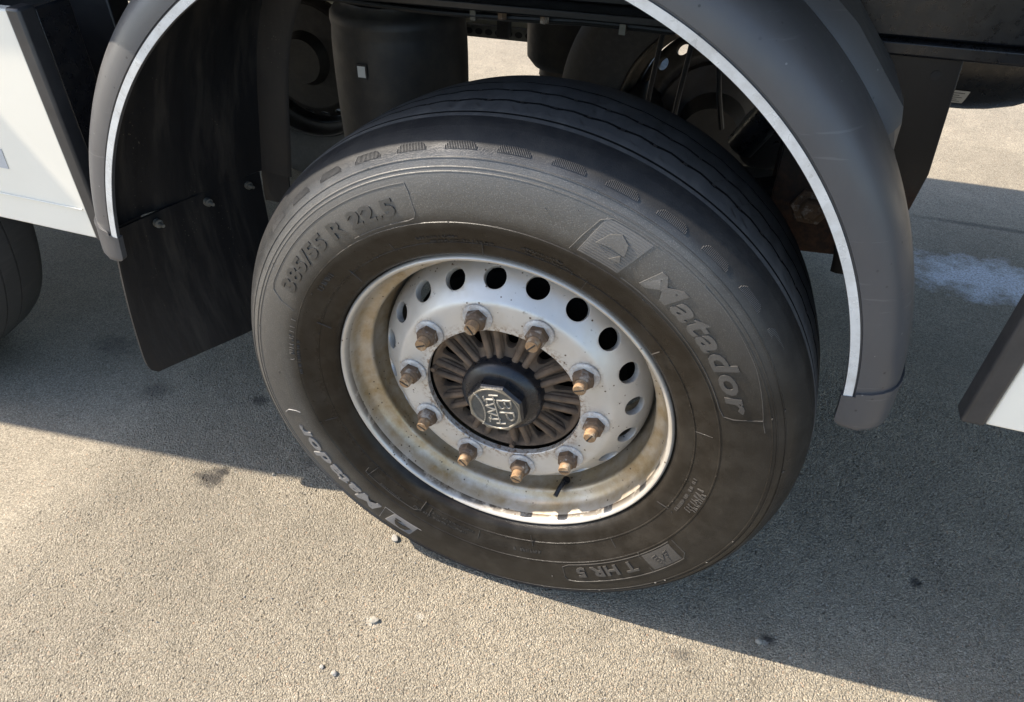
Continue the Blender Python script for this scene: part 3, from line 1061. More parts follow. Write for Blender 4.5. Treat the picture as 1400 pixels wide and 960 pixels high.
def patch(mb, pts, h, mi=0):
    """raised flat patch bounded by (r, deg) points (convex, fan from the centre)"""
    fine = []
    n0 = len(pts)
    for i in range(n0):
        (r0, a0), (r1, a1) = pts[i], pts[(i + 1) % n0]
        n = max(1, int(max(abs(a1 - a0) / 1.0, abs(r1 - r0) / .006)))
        fine += [(r0 + (r1 - r0) * k / n, a0 + (a1 - a0) * k / n) for k in range(n)]
    cr = sum(p[0] for p in fine) / len(fine)
    ca = sum(p[1] for p in fine) / len(fine)
    vs, n = [], len(fine)
    rings = ((1.0, -.0008), (.985, h), (.7, h), (.35, h))
    for f, hh in rings:
        vs += [sidewall(cr + (r - cr) * f, R(ca + (a - ca) * f), hh) for r, a in fine]
    vs.append(sidewall(cr, R(ca), h))
    fs = []
    for q in range(len(rings) - 1):
        fs += [(q * n + i, q * n + (i + 1) % n, (q + 1) * n + (i + 1) % n, (q + 1) * n + i) for i in range(n)]
    q = (len(rings) - 1) * n
    fs += [(q + i, q + (i + 1) % n, len(vs) - 1) for i in range(n)]
    mb.add(vs, fs, mi, True)


# size marking top left
arc_text("size_lettering", "385/55 R 22.5", .3885, 152.8, 111.3, .0345, .0022, .035, .0, 1.02, m='letter_dark')
mb = MB()
rib(mb, [(.379, 158.3), (.405, 157.3), (.424, 155.6), (.4275, 153.8), (.4285, 140), (.4290, 125), (.4295, 107.6), (.418, 107.2), (.386, 107.0), (.3785, 107.6), (.3755, 109.2), (.3750, 125)], .0012, .0011)
mb.build("size_frame", M['letter'], wheel)
# maker's name right
arc_text("name_lettering", "Matador", .3865, 57.6, 20.6, .043, .0020, .028, .22, 1.08)
mb = MB()
rib(mb, [(.3745, 73), (.400, 71.8), (.4290, 70.2), (.4375, 68.4), (.4385, 64), (.4385, 59.6)], .0012, .0012)
rib(mb, [(.3745, 61), (.3735, 45), (.3735, 28), (.3735, 22.5), (.3770, 20.0), (.3900, 19.2), (.4285, 18.6), (.4300, 15.8)], .0012, .0011)
rib(mb, [(.4385, 59.6), (.4390, 45), (.4370, 30), (.4290, 18.6)], .0009, .0005)
mb.build("name_frame", M['letter'], wheel)


def logo(th_hi, th_lo, r_lo, r_hi, skew, m, m2, hh=.0007):
    mb = MB()
    patch(mb, [(r_lo, th_hi + skew), (r_hi, th_hi - .2), (r_hi, th_lo), (r_lo, th_lo + skew)], hh)
    n = 16
    for i in range(n):                                 # fine hatch ribs across the plate
        r = r_lo + (r_hi - r_lo) * (i + .5) / n
        sk = skew * (1 - (r - r_lo) / (r_hi - r_lo))
        rib(mb, [(r, th_hi + sk - .4), (r, th_lo + sk + .4)], .0009, hh + .0007)
    mb.build("logo_plate", M[m], wheel)
    e = MB()
    t = th_lo + (th_hi - th_lo) * .5
    w_ = (th_hi - th_lo)
    rc = (r_lo + r_hi) / 2
    q = (r_hi - r_lo)
    patch(e, [(rc - q * .10, t + w_ * .34 + skew * .5), (rc + q * .22, t + w_ * .22 + skew * .3), (rc + q * .34, t + w_ * .02 + skew * .3), (rc + q * .22, t - w_ * .18 + skew * .3), (rc - q * .06, t - w_ * .30 + skew * .5), (rc - q * .02, t + w_ * .0 + skew * .5)], hh + .0024)
    patch(e, [(rc - q * .28, t - w_ * .10 + skew * .7), (rc - q * .08, t - w_ * .22 + skew * .5), (rc - q * .24, t - w_ * .34 + skew * .7)], hh + .0024)
    e.build("logo_emblem", M[m2], wheel)


logo(69.6, 60.2, .3765, .4360, 1.9, 'letter_mid', 'letter')
# maker's name lower left, paler: the light it catches is painted in
arc_text("name_lettering", "Matador", .4000, -125.4, -160.2, .0325, .0024, .03, .18, 1.08, m='letter_pale')
logo(-113.6, -122.0, .394, .4275, 1.0, 'letter_pale', 'rubber')
mb = MB()
rib(mb, [(.429, -164.8), (.419, -165.6), (.404, -165.2), (.396, -164.5)], .0014, .0012)
mb.build("name_frame", M['letter_pale'], wheel)
mb = MB()
rib(mb, [(.395, -111.5), (.394, -123), (.394, -124.4), (.432, -123.6)], .001, .0009)
mb.build("name_frame", M['letter_pale'], wheel)
# pattern marking bottom right
arc_text("pattern_lettering", "T HR 5", .3805, -43.3, -62.3, .031, .0020, .03, .0, 1.05)
mb = MB()
rib(mb, [(.374, -27.6), (.405, -28.2), (.414, -30), (.4155, -40), (.4155, -64), (.412, -66), (.404, -66.6), (.378, -66.2), (.3735, -64.2), (.3735, -45), (.3735, -29)], .0012, .0011)
rib(mb, [(.3745, -40.6), (.4145, -40.4)], .001, .0009)
mb.build("pattern_frame", M['letter'], wheel)
mb = MB()
patch(mb, [(.376, -29.5), (.412, -30.2), (.412, -39.6), (.376, -39.8)], .0004)
for q in range(5):                                     # crossed axles symbol
    rib(mb, [(.384 + q * .0055, -31.8 - q * .4), (.386 + q * .0050, -33.2)], .0016, .0018)
    rib(mb, [(.384 + q * .0055, -35.6), (.386 + q * .0050, -37.2 + q * .3)], .0016, .0018)
rib(mb, [(.388, -33.6), (.398, -34.6), (.390, -35.4)], .002, .0018)
mb.build("pattern_emblem", M['letter'], wheel)

# small unreadable service lines: short raised strokes in rows
mb = MB()
rnd = random.Random(5)


def tiny_row(r, a0, a1, hgt=.0042, wd=.0006, gap=.42):
    a = a0
    while a > a1:
        if rnd.random() < .86:
            k = rnd.random()
            if k < .5:
                rib(mb, [(r, a), (r + hgt, a - .03)], wd, .0012)
            if k > .3:
                rib(mb, [(r + hgt * rnd.choice((0, .5, 1)), a), (r + hgt * rnd.choice((0, .5, 1)), a - gap * .55)], wd, .0012)
            if k > .62:
                rib(mb, [(r, a - gap * .5), (r + hgt, a - gap * .5)], wd, .0012)
        a -= gap


tiny_row(.3415, 110, 99)
tiny_row(.3340, 107, 90, .0036)
tiny_row(.3410, 84, 73, .0036)
tiny_row(.3340, 82, 70, .0036)
tiny_row(.3490, 147, 139, .0085, .0011, .9)
tiny_row(.3510, -6, -16, .010, .0012, 1.0)
tiny_row(.3400, -4, -20, .0055, .0008, .55)
tiny_row(.3600, -7, -15, .0070, .0010, .8)
tiny_row(.3480, -72, -82, .0055, .0009, .6)
tiny_row(.3480, -98, -118, .0045)
tiny_row(.3400, -96, -112, .0040)
tiny_row(.3720, 176, 161, .0085, .0010, .85)
tiny_row(.3620, 181, 168, .0050, .0007, .5)
tiny_row(.3520, -123, -131, .0040)
mb.build("small_lettering", M['letter'], wheel)['kind'] = "stuff"

# mould lines: radial hairs and the inner frame at lower left
mb = MB()
for a in (93, 118, 135, 160, 40, 13, -20, -46, -75, -94, -112, -136, -160, 66):
    r0 = rnd.choice((.312, .330))
    rib(mb, [(r0, a), (r0 + rnd.uniform(.012, .03), a - .1)], .0008, .0007)
for _ in range(46):                                   # vent spews
    a, r = rnd.uniform(-180, 180), rnd.choice((.3310, .3685, .4400, .4569, rnd.uniform(.34, .46)))
    rib(mb, [(r, a), (r + .0012, a + .35)], .0009, .0022)
rib(mb, [(.345, -138), (.3560, -137.6)], .0012, .0011)
rib(mb, [(.3560, -137.6), (.3570, -125), (.3565, -117), (.3500, -115.2), (.3250, -115.0)], .0012, .0012)
mb.build("mould_lines", M['letter'], wheel)['kind'] = "stuff"


# hatched marks round the shoulder, one mesh shared
def build_shoulder_mark():
    mb = MB()
    a0, a1 = 93.3, 99.4
    n = 20
    for i in range(n):
        a = a0 + .2 + (a1 - a0 - .4) * (i + .5) / n
        e = min(i, n - 1 - i)
        top = .4740 - (.0040, .0020, .0007, 0)[min(3, e)]
        rib(mb, [(.4662, a), (top, a)], .0009, .0013)
    return mb


mk = build_shoulder_mark().build("shoulder_mark", M['letter'], wheel)
for k in range(1, 40):
    o = bpy.data.objects.new("shoulder_mark", mk.data)
    COL.objects.link(o)
    o.parent = wheel
    o.rotation_euler = (0, R(9 * k), 0)

# sipes and cuts in the tread ribs
mb = MB()
for k in range(132):
    t0 = 2 * PI * k / 132 + rnd.uniform(-.006, .006)
    for (y0, y1, da) in ((.062, .078, .030), (.104, .126, -.028), (.150, .168, .030), (.112, .120, .012)):
        if rnd.random() < .45:
            continue
        rr = float(np.interp((y0 + y1) / 2, [.05, .1, .17, .2], [.4957, .4974, .4962, .493])) + .0012
        yy0, yy1 = y0 + rnd.uniform(-.004, .004), y1 + rnd.uniform(-.004, .004)
        da2 = da * rnd.uniform(.5, 1.1)
        vs = []
        for i in range(5):
            f = i / 4
            t = t0 + da2 * f
            y = yy0 + (yy1 - yy0) * f + .0012 * math.sin(f * 9)
            for s in (-1, 1):
                yo = y + s * .0008
                x, z = rr * math.cos(t), rr * math.sin(t)
                if yo > .06:
                    x += .05 * (yo - .06)
                    z -= .03 * (yo - .06)
                vs.append((x, yo, z))
        mb.add(vs, [(i * 2, i * 2 + 1, i * 2 + 3, i * 2 + 2) for i in range(4)])
for yg, ph in ((.0925, 0.0), (.1372, .03)):                # wear pits along the two ring grooves
    for k in range(66):
        t0 = 2 * PI * (k + .5) / 66 - ph
        rr = .4982
        vs = []
        for da, dy in ((-.0055, .0), (.0055, -.0008), (.0060, .0050), (-.0050, .0050)):
            t = t0 + da * rnd.uniform(.8, 1.2)
            y = yg + dy - .002
            x, z = rr * math.cos(t), rr * math.sin(t)
            vs.append((x + .05 * (y - .06), y, z - .03 * (y - .06)))
        mb.add(vs, [(0, 1, 2, 3)])
mb.build("tread_sipes", M['dark'], wheel)['kind'] = "stuff"


# ---- mudguard
GX, GZ = -.112, .546


def yf(t):
    return .0215 + .0270 * math.cos(t)


GOUT = [(.6240, .006), (.6240, .0), (.6365, .0), (.6372, .0018), (.6384, .0020), (.6396, -.0006), (.6480, .0000), (.6620, .0030), (.6740, .0085), (.6840, .0165), (.6920, .0270), (.6980, .0410), (.7020, .0580), (.7045, .0800), (.7060, .110), (.7060, .140), (.7050, .146), (.7040, .150), (.7035, .355), (.7000, .364), (.690, .367), (.628, .371), (.618, .375), (.616, .372)]
GIN = [(.625, .366), (.683, .361), (.6905, .350), (.6880, .30), (.6905, .27), (.6880, .24), (.6905, .21), (.6880, .18), (.6920, .145), (.6960, .11), (.6930, .075), (.6850, .045), (.6720, .022), (.6560, .0105), (.6350, .0070)]


def sweep(prof, t0, t1, n, mi=0, grow=0.0, mifn=None):
    mb = MB()
    m = len(prof)
    vs = []
    for k in range(n + 1):
        t = R(t0 + (t1 - t0) * k / n)
        for r, y in prof:
            e = min(1, max(0, (math.degrees(t) - 118) / 52))
            e = e * e * (3 - 2 * e) * min(1, max(0, (y - .04) / .31))
            vs.append((GX + r * math.cos(t) + .125 * e, yf(t) + y, GZ + r * math.sin(t)))
    fs, mis = [], []
    for k in range(n):
        for j in range(m):
            j2 = (j + 1) % m
            fs.append((k * m + j, k * m + j2, (k + 1) * m + j2, (k + 1) * m + j))
            mis.append(mifn(j) if mifn else mi)
    fs.append(tuple(range(m)))
    fs.append(tuple(n * m + j for j in reversed(range(m))))
    mis += [0, 0]
    mb.add(vs, fs, 0, True)
    mb.mi = mis
    return mb


NO = len(GOUT)
guard = sweep(GOUT + GIN, 5.0, 172.0, 140, mifn=lambda j: 1 if NO - 4 <= j < NO + len(GIN) - 3 else 0).build("mudguard", [M['plastic'], M['liner']], trailer, sharp=40)
# white strip along its front edge
TAPE = [(.6246, -.0004), (.6246, -.0014), (.6362, -.0014), (.6362, -.0004)]
sweep(TAPE, 6.6, 170.0, 140).build("reflective_strip", M['tape'], guard, sharp=30)
# inner flange runs lower than the shell
sweep([(.626, .3735), (.690, .3685), (.690, .3735), (.626, .3785)], 172.3, 178.5, 6).build("inner_flange", M['liner'], guard, sharp=30)


# moulded end boots
def boot(t0, t1, tround):
    prof = [(.6225, .010), (.6222, -.0015), (.6280, -.0028), (.6500, -.0026), (.6630, .0010), (.6755, .0068), (.6855, .0150), (.6935, .0260), (.6995, .0402), (.7036, .0575), (.7061, .0800), (.7076, .110), (.7076, .140),
            (.7045, .140), (.7000, .10), (.694, .06), (.684, .03), (.665, .012), (.635, .010)]
    mb = MB()
    m = len(prof)
    n = 14
    vs = []
    for k in range(n + 1):
        f = k / n
        t = R(t0 + (t1 - t0) * f)
        tip = max(0, (f - .72) / .28)
        sh = 1 - math.sqrt(max(0, 1 - tip * tip)) * 1.0
        for r, y in prof:
            rc = .664
            # corner rounding on the inner (wheel) side
            rr = r + (max(0, rc - r)) * sh * .6
            vs.append((GX + rr * math.cos(t), yf(t) + y + .004 * sh, GZ + rr * math.sin(t)))
    fs = [(k * m + j, k * m + (j + 1) % m, (k + 1) * m + (j + 1) % m, (k + 1) * m + j) for k in range(n) for j in range(m)]
    fs += [tuple(range(m)), tuple(n * m + j for j in reversed(range(m)))]
    mb.add(vs, fs, 0, True)
    return mb.build("end_boot", M['plastic'], guard, sharp=40)


boot(7.0, 1.2, 1)
boot(169.2, 174.6, 1)
# bead where the boots meet the flare
for t in (7.2, 169.0):
    sweep([(.640, -.0042), (.660, -.0018), (.6748, .0046), (.6868, .0140), (.6948, .0255), (.7008, .0400), (.7050, .0573), (.7075, .08), (.709, .12), (.705, .12), (.700, .08), (.69, .03), (.655, .004)], t - .35, t + .35, 2).build("boot_bead", M['plastic'], guard, sharp=50)

# raised saddle on the outer shell where the stay is bolted
sad = [(.7045, .150), (.7180, .158), (.7310, .172), (.7330, .200), (.7330, .345), (.7270, .358), (.703, .362)]
mb = MB()
m = len(sad)
ts = [32.0, 34.4, 36.0, 46, 55, 64, 73, 82, 91, 100, 103, 105]
vs = []
for t in ts:
    k = min(1, max(0, (t - 32.0) / 3.4)) * min(1, max(0, (105 - t) / 3.4))
    for r, y in sad:
        tt = R(t)
        vs.append((GX + (.7035 + (r - .7035) * k) * math.cos(tt), yf(tt) + y, GZ + (.7035 + (r - .7035) * k) * math.sin(tt)))
mb.add(vs, [(i * m + j, i * m + j + 1, (i + 1) * m + j + 1, (i + 1) * m + j) for i in range(len(ts) - 1) for j in range(m - 1)], 0, False)
mb.build("stay_saddle", M['plastic'], guard, sharp=20)
tt = R(60)
MB().box((-.035, -.02, -.004), (.035, .03, .006)).build("stay_clip", M['galv'], guard, loc=(GX + .712 * math.cos(tt), yf(tt) + .12, GZ + .712 * math.sin(tt)), bevel=.002).rotation_euler = (0, R(30), 0)


# ---- mud flap behind the left end of the mudguard
def build_flap():
    mb = MB()
    n, m = 30, 20
    front, back = [], []
    for i in range(n + 1):
        f = i / n
        for j in range(m + 1):
            g = j / m
            top = Vector((-.772, .028, .648)).lerp(Vector((-.668, .352, .640)), g)
            low = Vector((-.794, .006, .292)).lerp(Vector((-.650, .330, .284)), g)
            p = top.lerp(low, f)
            bow = math.sin(f * PI) * .012 + .008 * math.sin(g * 3.2 + f * 2)
            p += Vector((-.95, .3, 0)) * bow
            if f > .87:                                # rounded lower corners
                e = (f - .87) / .13
                k = (1 - math.sqrt(max(0, 1 - e * e))) * .055
                gg = k + g * (1 - 2 * k)
                q = top.lerp(Vector((-.668, .352, .640)), 0)
                p = Vector((-.772, .028, .648)).lerp(Vector((-.668, .352, .640)), gg).lerp(Vector((-.794, .006, .292)).lerp(Vector((-.650, .330, .284)), gg), f) + Vector((-.95, .3, 0)) * bow
            front.append(p)
            back.append(p + Vector((-.95, .31, 0)).normalized() * .006)
    vs = front + back
    w_ = m + 1
    N = len(front)
    fs = []
    for i in range(n):
        for j in range(m):
            a = i * w_ + j
            fs.append((a, a + 1, a + w_ + 1, a + w_))
            fs.append((N + a, N + a + w_, N + a + w_ + 1, N + a + 1))
    edge = [j for j in range(m)] + [i * w_ + m for i in range(n)] + [n * w_ + j for j in range(m, 0, -1)] + [i * w_ for i in range(n, 0, -1)]
    for q in range(len(edge)):
        a, b = edge[q], edge[(q + 1) % len(edge)]
        fs.append((a, b, N + b, N + a))
    mb.add(vs, fs, 0, True)
    o = mb.build("mud_flap", M['liner'], trailer, sharp=50)
    # fixing strip and three bolts
    for g in (.26, .60, .90):
        p = Vector((-.772, .028, .648)).lerp(Vector((-.668, .352, .640)), g) + Vector((0, 0, -.020))
        d = Vector((.95, -.31, 0)).normalized()
        b = MB()
        b.tube([p - d * .006, p + d * .004], [.0085, .0085], 12, 0)
        b.tube([p + d * .004, p + d * .018], [.0038, .0036], 8, 0)
        b.build("flap_bolt", M['galv'], o, sharp=40)
    return o


build_flap()


# ---- side guards
def build_guard(x0, x1, z0, z1, end_x, sgn, deep=.185):
    """panel from x0 to x1; the end profile sits at end_x and faces sgn"""
    y0 = .040
    pan = MB().box((x0, y0, z0), (x1, y0 + .022, z1)).build("side_guard", M['white'], trailer, bevel=.003)
    e0, e1 = sorted((end_x, end_x + sgn * .030))
    mb = MB()
    mb.box((e0, y0 - .004, z0 - .002), (e1, y0 + .030, z1 + .004))
    mb.build("end_profile", M['profile'], pan, bevel=.005, seg=3)
    p0, p1 = sorted((end_x + sgn * .006, end_x + sgn * .024))
    MB().box((p0, y0 + .0305, z0 + .004), (p1, y0 + deep, z1 - .003)).build("end_plate", M['blackgloss'], pan, bevel=.004)
    return pan


gl = build_guard(-3.4, -.8351, .614, 1.030, -.835, 1, .105)
gr = build_guard(.6821, 2.6, .630, 1.030, .682, -1, .034)
# pressed crease along the lower part of the left panel, grey decal corner
MB().box((-3.38, .0365, .675), (-.842, .0395, .678)).build("panel_crease", M['white'], gl, bevel=.001)
MB().prism([(-1.40, .735), (-.994, .735), (-.990, .775), (-1.40, .80)], .0388, .0395).build("decal", M['decal'], gl)
# guard carrier tubes
for x in (-2.6, -1.2, 1.3, 2.2):
    MB().box((x - .03, .063, .86), (x + .03, .47, .92)).build("guard_arm", M['black'], trailer, bevel=.004)
MB().box((-3.4, .24, .70), (-.83, .29, 1.03)).build("guard_carrier", M['black'], trailer, bevel=.004)

# ---- suspension seen over the tyre
# hanger bracket
mb = MB()
mb.prism([(.36, .981), (.577, .981), (.594, .80), (.588, .735), (.52, .632), (.50, .627), (.425, .622), (.37, .70)], .432, .444)
mb.build("hanger_bracket", M['rustblack'], trailer, bevel=.002)
mb = MB()
mb.prism([(.36, .974), (.577, .974), (.594, .80), (.588, .735), (.52, .632), (.50, .627), (.425, .622), (.37, .70)], .552, .564)
mb.box((.40, .4445, .66), (.41, .5515, .972))
mb.build("hanger_bracket", M['rustblack'], trailer, bevel=.002)
b = MB()
b.lathe([(.0, -.022), (.016, -.022), (.020, -.018), (.021, -.008), (.034, -.008), (.036, -.004), (.036, .0)], 6)
piv = b.build("pivot_bolt", M['rust'], trailer, loc=(.438, .4315, .715), bevel=.001)
mb = MB().lathe([(.0, -.0005), (.007, -.0005), (.007, .002)], 16)
mb.build("bracket_hole", M['dark'], trailer, loc=(.548, .4315, .955))
# hole with a rusty halo in the outrigger beam
mb = MB()
n = 30
vs = [(0.012 * math.cos(2 * PI * k / n), -.0006, .012 * math.sin(2 * PI * k / n)) for k in range(n)]
vs += [((.024 + .006 * math.sin(k * 2.1) + .004 * math.sin(k * 5.3)) * math.cos(2 * PI * k / n), -.0006, (.022 + .005 * math.sin(k * 1.7)) * math.sin(2 * PI * k / n) - .004) for k in range(n)]
mb.add(vs, [(k, (k + 1) % n, n + (k + 1) % n, n + k) for k in range(n)])
mb.build("rust_halo", M['drum'], trailer, loc=(.510, .4245, 1.096))
MB().lathe([(.012, -.001), (.012, .010), (.0, .010)], 24).build("beam_hole", M['dark'], trailer, loc=(.510, .4235, 1.096))


# air bellows
def bellows(x, y, zb, r, piston):
    t = Matrix.Rotation(R(90), 4, 'X')
    mb = MB()
    prof = [(.0, .955), (.118, .955), (.122, .945), (.136, .940), (.1445, .930), (.146, .918), (.1435, .905), (.1450, .895), (.1465, .880), (.1478, .84), (.1482, .78), (.1478, .72), (.1460, .66), (.140, zb + .03), (.118, zb), (.10, zb + .004)]
    vs = MB().lathe([(a * r / .148, b) for a, b in prof], 56)
    mb.add([(p[0], p[2], p[1]) for p in vs.v], vs.f, 0, True)
    o = mb.build("air_bellows", M['bellows'], trailer, loc=(x, y, 0), sharp=50)
    vs = MB().lathe([(.095, zb + .05), (.10, zb), (.104, .40), (.09, .38), (.0, .38)], 40)
    q = MB()
    q.add([(p[0], p[2], p[1]) for p in vs.v], vs.f, 0, True)
    q.build("piston", M[piston], o, sharp=50)
    return o


ab = bellows(-.433, .612, .58, .146, 'dark')
lab = MB().box((-.0085, -.0012, -.011), (.0085, .0, .011)).build("bellows_label", M['label'], ab, loc=(-.018, -.1492, .842))
lab2 = MB().box((-.012, -.0006, -.015), (.012, .001, .015)).build("label_frame", M['dark'], ab, loc=(-.018, -.1490, .842))
bellows(-.365, 1.88, .44, .160, 'drum')

# axle, trailing arm, brake chamber
MB().tube([(0.0, .25, WZ), (0.0, 1.75, WZ)], .072, 24).build("axle_tube", M['dark'], trailer)
mb = MB()
mb.prism([(.44, .66), (.46, .74), (.20, .66), (-.55, .56), (-.56, .47), (-.1, .50), (.2, .57)], .49, .545)
mb.build("trailing_arm", M['dark'], trailer, bevel=.006)
MB().tube([(.30, .60, .735), (.405, .575, .935)], [.030, .034], 16).build("shock_absorber", M['blackgloss'], trailer)
b = MB()
b.lathe([(.0, -.03), (.040, -.03), (.050, -.022), (.052, .0), (.052, .07), (.04, .08), (.0, .08)], 28)
b.tube([(.02, -.029, .012), (.02, -.04, .012)], .006, 8).tube([(-.022, -.029, -.01), (-.022, -.04, -.01)], .006, 8)
b.build("brake_chamber", M['drum'], trailer, loc=(.345, .64, .735), sharp=40)
MB().box((.31, .56, .690), (.395, .60, .697)).box((.31, .56, .672), (.39, .60, .676)).build("sensor_bracket", M['galv'], trailer, bevel=.001)
# air lines clipped under the rail, flange bolts
for yy, zz, rr in ((.50, .966, .005), (.515, .962, .006), (.535, .966, .004)):
    pts = [(x, yy + .006 * math.sin(x * 9 + zz * 300), zz - .006 * abs(math.sin(x * 5.5))) for x in np.linspace(-1.2, .36, 30)]
    MB().tube(pts, rr, 8).build("air_line", M['hose'], trailer)
for x in (-.78, -.22, .06, .28):
    MB().box((x - .006, .49, .952), (x + .006, .545, .9745)).build("line_clip", M['galv'], trailer, bevel=.001)
for x in (-.16, -.08, .16, .22, .34):
    MB().tube([(x, .485, .974), (x, .485, .962)], .009, 6).build("flange_bolt", M['rust'], trailer)
# hoses hanging behind the tyre
for pts, r in ((((.125, .78, .965), (.095, .80, .87), (.085, .82, .76), (.08, .82, .66)), .006), (((.165, .80, .96), (.158, .80, .85), (.150, .80, .74), (.145, .80, .62)), .006), (((.23, .80, .96), (.215, .79, .86), (.235, .80, .76), (.255, .82, .68)), .006)):
    MB().tube(pts, r, 8).build("brake_hose", M['hose'], trailer)


# ---- air tank on the right with its label
tk = MB()
prof = [(.0, -.30), (.06, -.295), (.11, -.27), (.14, -.235), (.15, -.19), (.15, .10), (.1485, .15), (.144, .19), (.134, .232), (.116, .272), (.090, .305), (.055, .327), (.0, .335)]
L = MB().lathe(prof, 48)
tk.add([(p[1], p[0], p[2]) for p in L.v], L.f, 0, True)
tank = tk.build("air_tank", M['blackgloss'], trailer, loc=(.565, .92, .905), sharp=50)
lb = MB()
n = 6
ang0 = R(-148)
vs = []
for i in range(n + 1):
    t = ang0 + R(16) * (i / n)
    for x in (-.035, .035):
        vs.append((x, .1512 * math.cos(t), .1512 * math.sin(t)))
lb.add(vs, [(2 * i, 2 * i + 1, 2 * i + 3, 2 * i + 2) for i in range(n)], 0, True)
for i in range(5):
    t = ang0 + R(2.2 + i * 2.6)
    a_, b_ = .1516 * math.cos(t), .1516 * math.sin(t)
    t2 = t + R(.7)
    for x0, x1 in ((-.030, -.008 + .006 * (i % 3)), (.004, .028 - .007 * (i % 2))):
        lb.add([(x0, a_, b_), (x1, a_, b_), (x1, .1516 * math.cos(t2), .1516 * math.sin(t2)), (x0, .1516 * math.cos(t2), .1516 * math.sin(t2))], [(0, 1, 2, 3)], 1)
lb.build("tank_label", [M['label'], M['ink']], tank, loc=(.095, 0, 0))


# ---- the other wheels of the trailer
def simple_wheel(name, x, y, face_in, hub_detail):
    """a wheel of the same kind; face_in: seen from its inboard side"""
    prof = [(.296, .010), (.31, -.009), (.345, -.0205), (.40, -.0318), (.43, -.030), (.4585, -.019), (.475, -.002), (.488, .020), (.4945, .044), (.4955, .050), (.486, .051), (.486, .054), (.4958, .055), (.4972, .095), (.487, .096), (.487, .099), (.4972, .10), (.4972, .14), (.487, .141), (.487, .144), (.497, .145), (.494, .19), (.485, .191), (.485, .194), (.4935, .195), (.486, .255), (.478, .278), (.455, .298), (.40, .312), (.33, .302), (.298, .292)]
    ty = MB().lathe(prof, 160)
    ty.v = [(a, b, max(c_, -WZ + .001)) for a, b, c_ in ty.v]
    me_ = wheel.data.copy()
    me_.materials[0] = M['shaded_rim']
    rim_ = bpy.data.objects.new(name, me_)
    COL.objects.link(rim_)
    rim_.parent = trailer
    rim_.location = (x, y, WZ)
    ty.build("tyre", M['tread'], rim_, sharp=40)
    return rim_


simple_wheel("wheel", -1.83, .0, False, False)
fw = simple_wheel("wheel", .217, 1.40, True, False)
fw.rotation_euler = (0, R(7), 0)
MB().lathe([(.0, -.11), (.08, -.11), (.10, -.03), (.17, .0), (.175, .02), (.11, .028)], 48).build("brake_disc", M['drum'], fw)
MB().box((.95, 2.215, .40), (2.4, 2.235, 1.02)).build("side_guard", M['cream'], trailer, bevel=.002)
fw2 = simple_wheel("wheel", -1.28, 1.50, True, False)
fw2.data.materials[0] = M['dark']  # rim blackened: deep underbody shade put into its colour
MB().lathe([(.0, -.02), (.08, -.02), (.10, .02), (.19, .03), (.205, .05), (.20, .10)], 48).build("brake_disc", M['dark'], fw2)

# ---- far side guard seen from inside
fg = MB().box((-3.4, 2.215, .400), (-.30, 2.235, 1.02)).build("side_guard", M['cream'], trailer, bevel=.002)
fr = MB()
fr.box((-3.4, 2.190, .405), (-.305, 2.2145, .455))
fr.build("guard_rail", M['galv'], fg, bevel=.002)
hs = MB()
x = -1.6
while x < -.33:
    hs.lathe([(.0, 0), (.013, 0)], 12)
    for i in range(len(hs.v) - 24, len(hs.v)):
        a, b, c_ = hs.v[i]
        hs.v[i] = (a * 1.3 + x, 2.1893 + b, c_ + .43)
    x += .045
hs.build("rail_holes", M['dark'], fg)['kind'] = "stuff"
for x in (-.92, -.715, -.345):
    MB().box((x - .028, 2.155, .42), (x + .028, 2.1895, 1.02)).build("guard_upright", M['dark'], fg, bevel=.003)


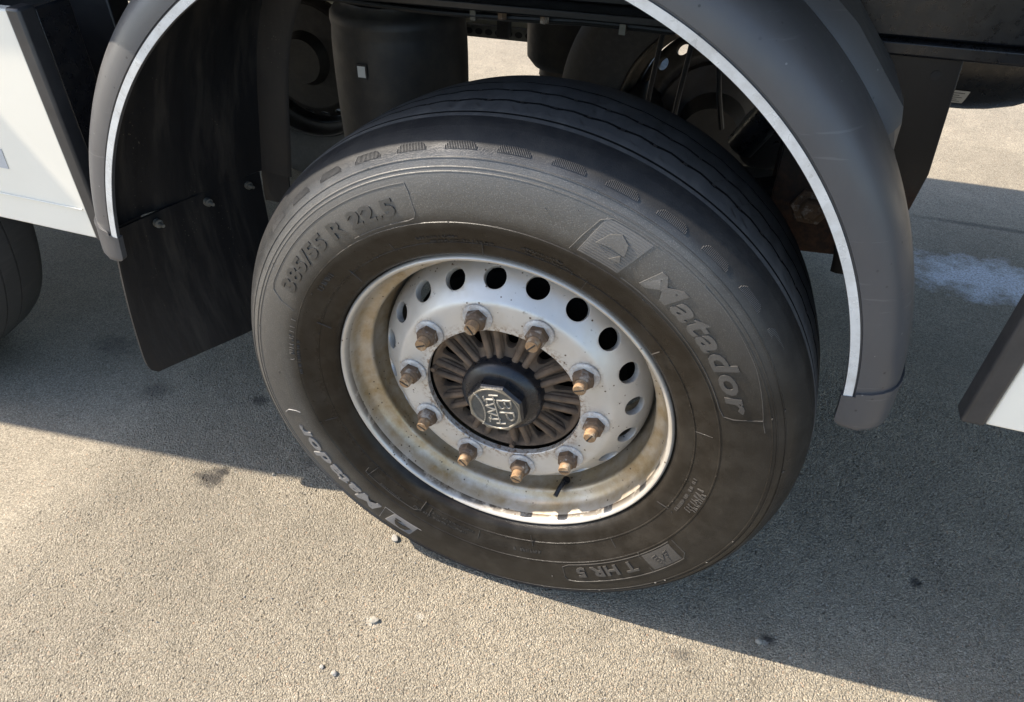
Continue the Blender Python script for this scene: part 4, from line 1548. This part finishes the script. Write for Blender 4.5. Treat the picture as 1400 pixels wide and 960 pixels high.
# ------------------------------------------------------------------ loose stones
def pebble(x, y, r, m, label, seed, flat=.7):
    rn = random.Random(seed)
    bm = bmesh.new()
    bmesh.ops.create_icosphere(bm, subdivisions=3, radius=1)
    off = Vector((rn.uniform(-9, 9), rn.uniform(-9, 9), rn.uniform(-9, 9)))
    sx, sy = rn.uniform(.85, 1.25), rn.uniform(.75, 1.0)
    for v in bm.verts:
        d = v.co.normalized()
        k = 1 + .35 * mnoise.noise(d * 1.1 + off) + .12 * mnoise.noise(d * 3.1 + off)
        q = Vector((round(d.x * 2.2) / 2.2, round(d.y * 2.2) / 2.2, round(d.z * 2.2) / 2.2))
        d = (d * .7 + q * .3) * k
        v.co = Vector((d.x * sx, d.y * sy, d.z * flat)) * r
    zmin = min(v.co.z for v in bm.verts)
    for v in bm.verts:
        v.co.z -= zmin
    for f in bm.faces:
        f.smooth = True
    me = bpy.data.meshes.new("pebble")
    bm.to_mesh(me)
    bm.free()
    me.set_sharp_from_angle(angle=R(30))
    me.materials.append(m)
    o = bpy.data.objects.new("pebble", me)
    COL.objects.link(o)
    o.location = (x, y, -.0022)
    o.rotation_euler = (0, 0, rn.uniform(0, 6))
    return tag(o, label, "pebble", "loose pebbles on the asphalt")


pebble(-.233, -.319, .0052, M['stone2'], "smaller of the two white pebbles lying together on the sunlit asphalt", 1)
pebble(-.204, -.322, .0062, M['stone2'], "larger of the two white pebbles lying together on the sunlit asphalt", 2)
pebble(-.182, -.200, .0085, M['stone'], "sandy pebble on a pale stain, on the sunlit asphalt before the tyre", 3, .6)
pebble(.539, .016, .0072, M['stone'], "round tan pebble beside a black tar spot in the shade", 4)
pebble(-.226, -.010, .0078, M['stone2'], "pale pebble half tucked against the bottom left of the tyre", 5)
pebble(-.58, .055, .0055, M['stone'], "small grey pebble in the shade left of the tyre", 6)


# loose grit lying on the yard
def build_grit():
    rn = random.Random(11)
    mb = MB()
    for _ in range(900):
        x, y = rn.uniform(-1.0, 1.1), rn.uniform(-.62, .40)
        r = rn.choice((.0011, .0014, .0018, .0022)) * rn.uniform(.8, 1.3)
        a = rn.uniform(0, 6.3)
        pts = []
        for k in range(5):
            q = a + k * 1.2566
            pts.append((x + r * rn.uniform(.8, 1.2) * math.cos(q), y + r * rn.uniform(.7, 1.1) * math.sin(q), -.0008 + r * rn.uniform(.0, .3)))
        top = [(x + (p[0] - x) * .55, y + (p[1] - y) * .55, r * rn.uniform(.6, .95)) for p in pts]
        mb.add(pts + top, [(i, (i + 1) % 5, 5 + (i + 1) % 5, 5 + i) for i in range(5)] + [(5, 6, 7, 8, 9)], rn.choice((0, 0, 1)))
    o = mb.build("grit", [M['stone'], M['stone2']], None, sharp=20)
    return tag(o, "fine loose grit scattered over the asphalt", "grit", kind="stuff")


build_grit()
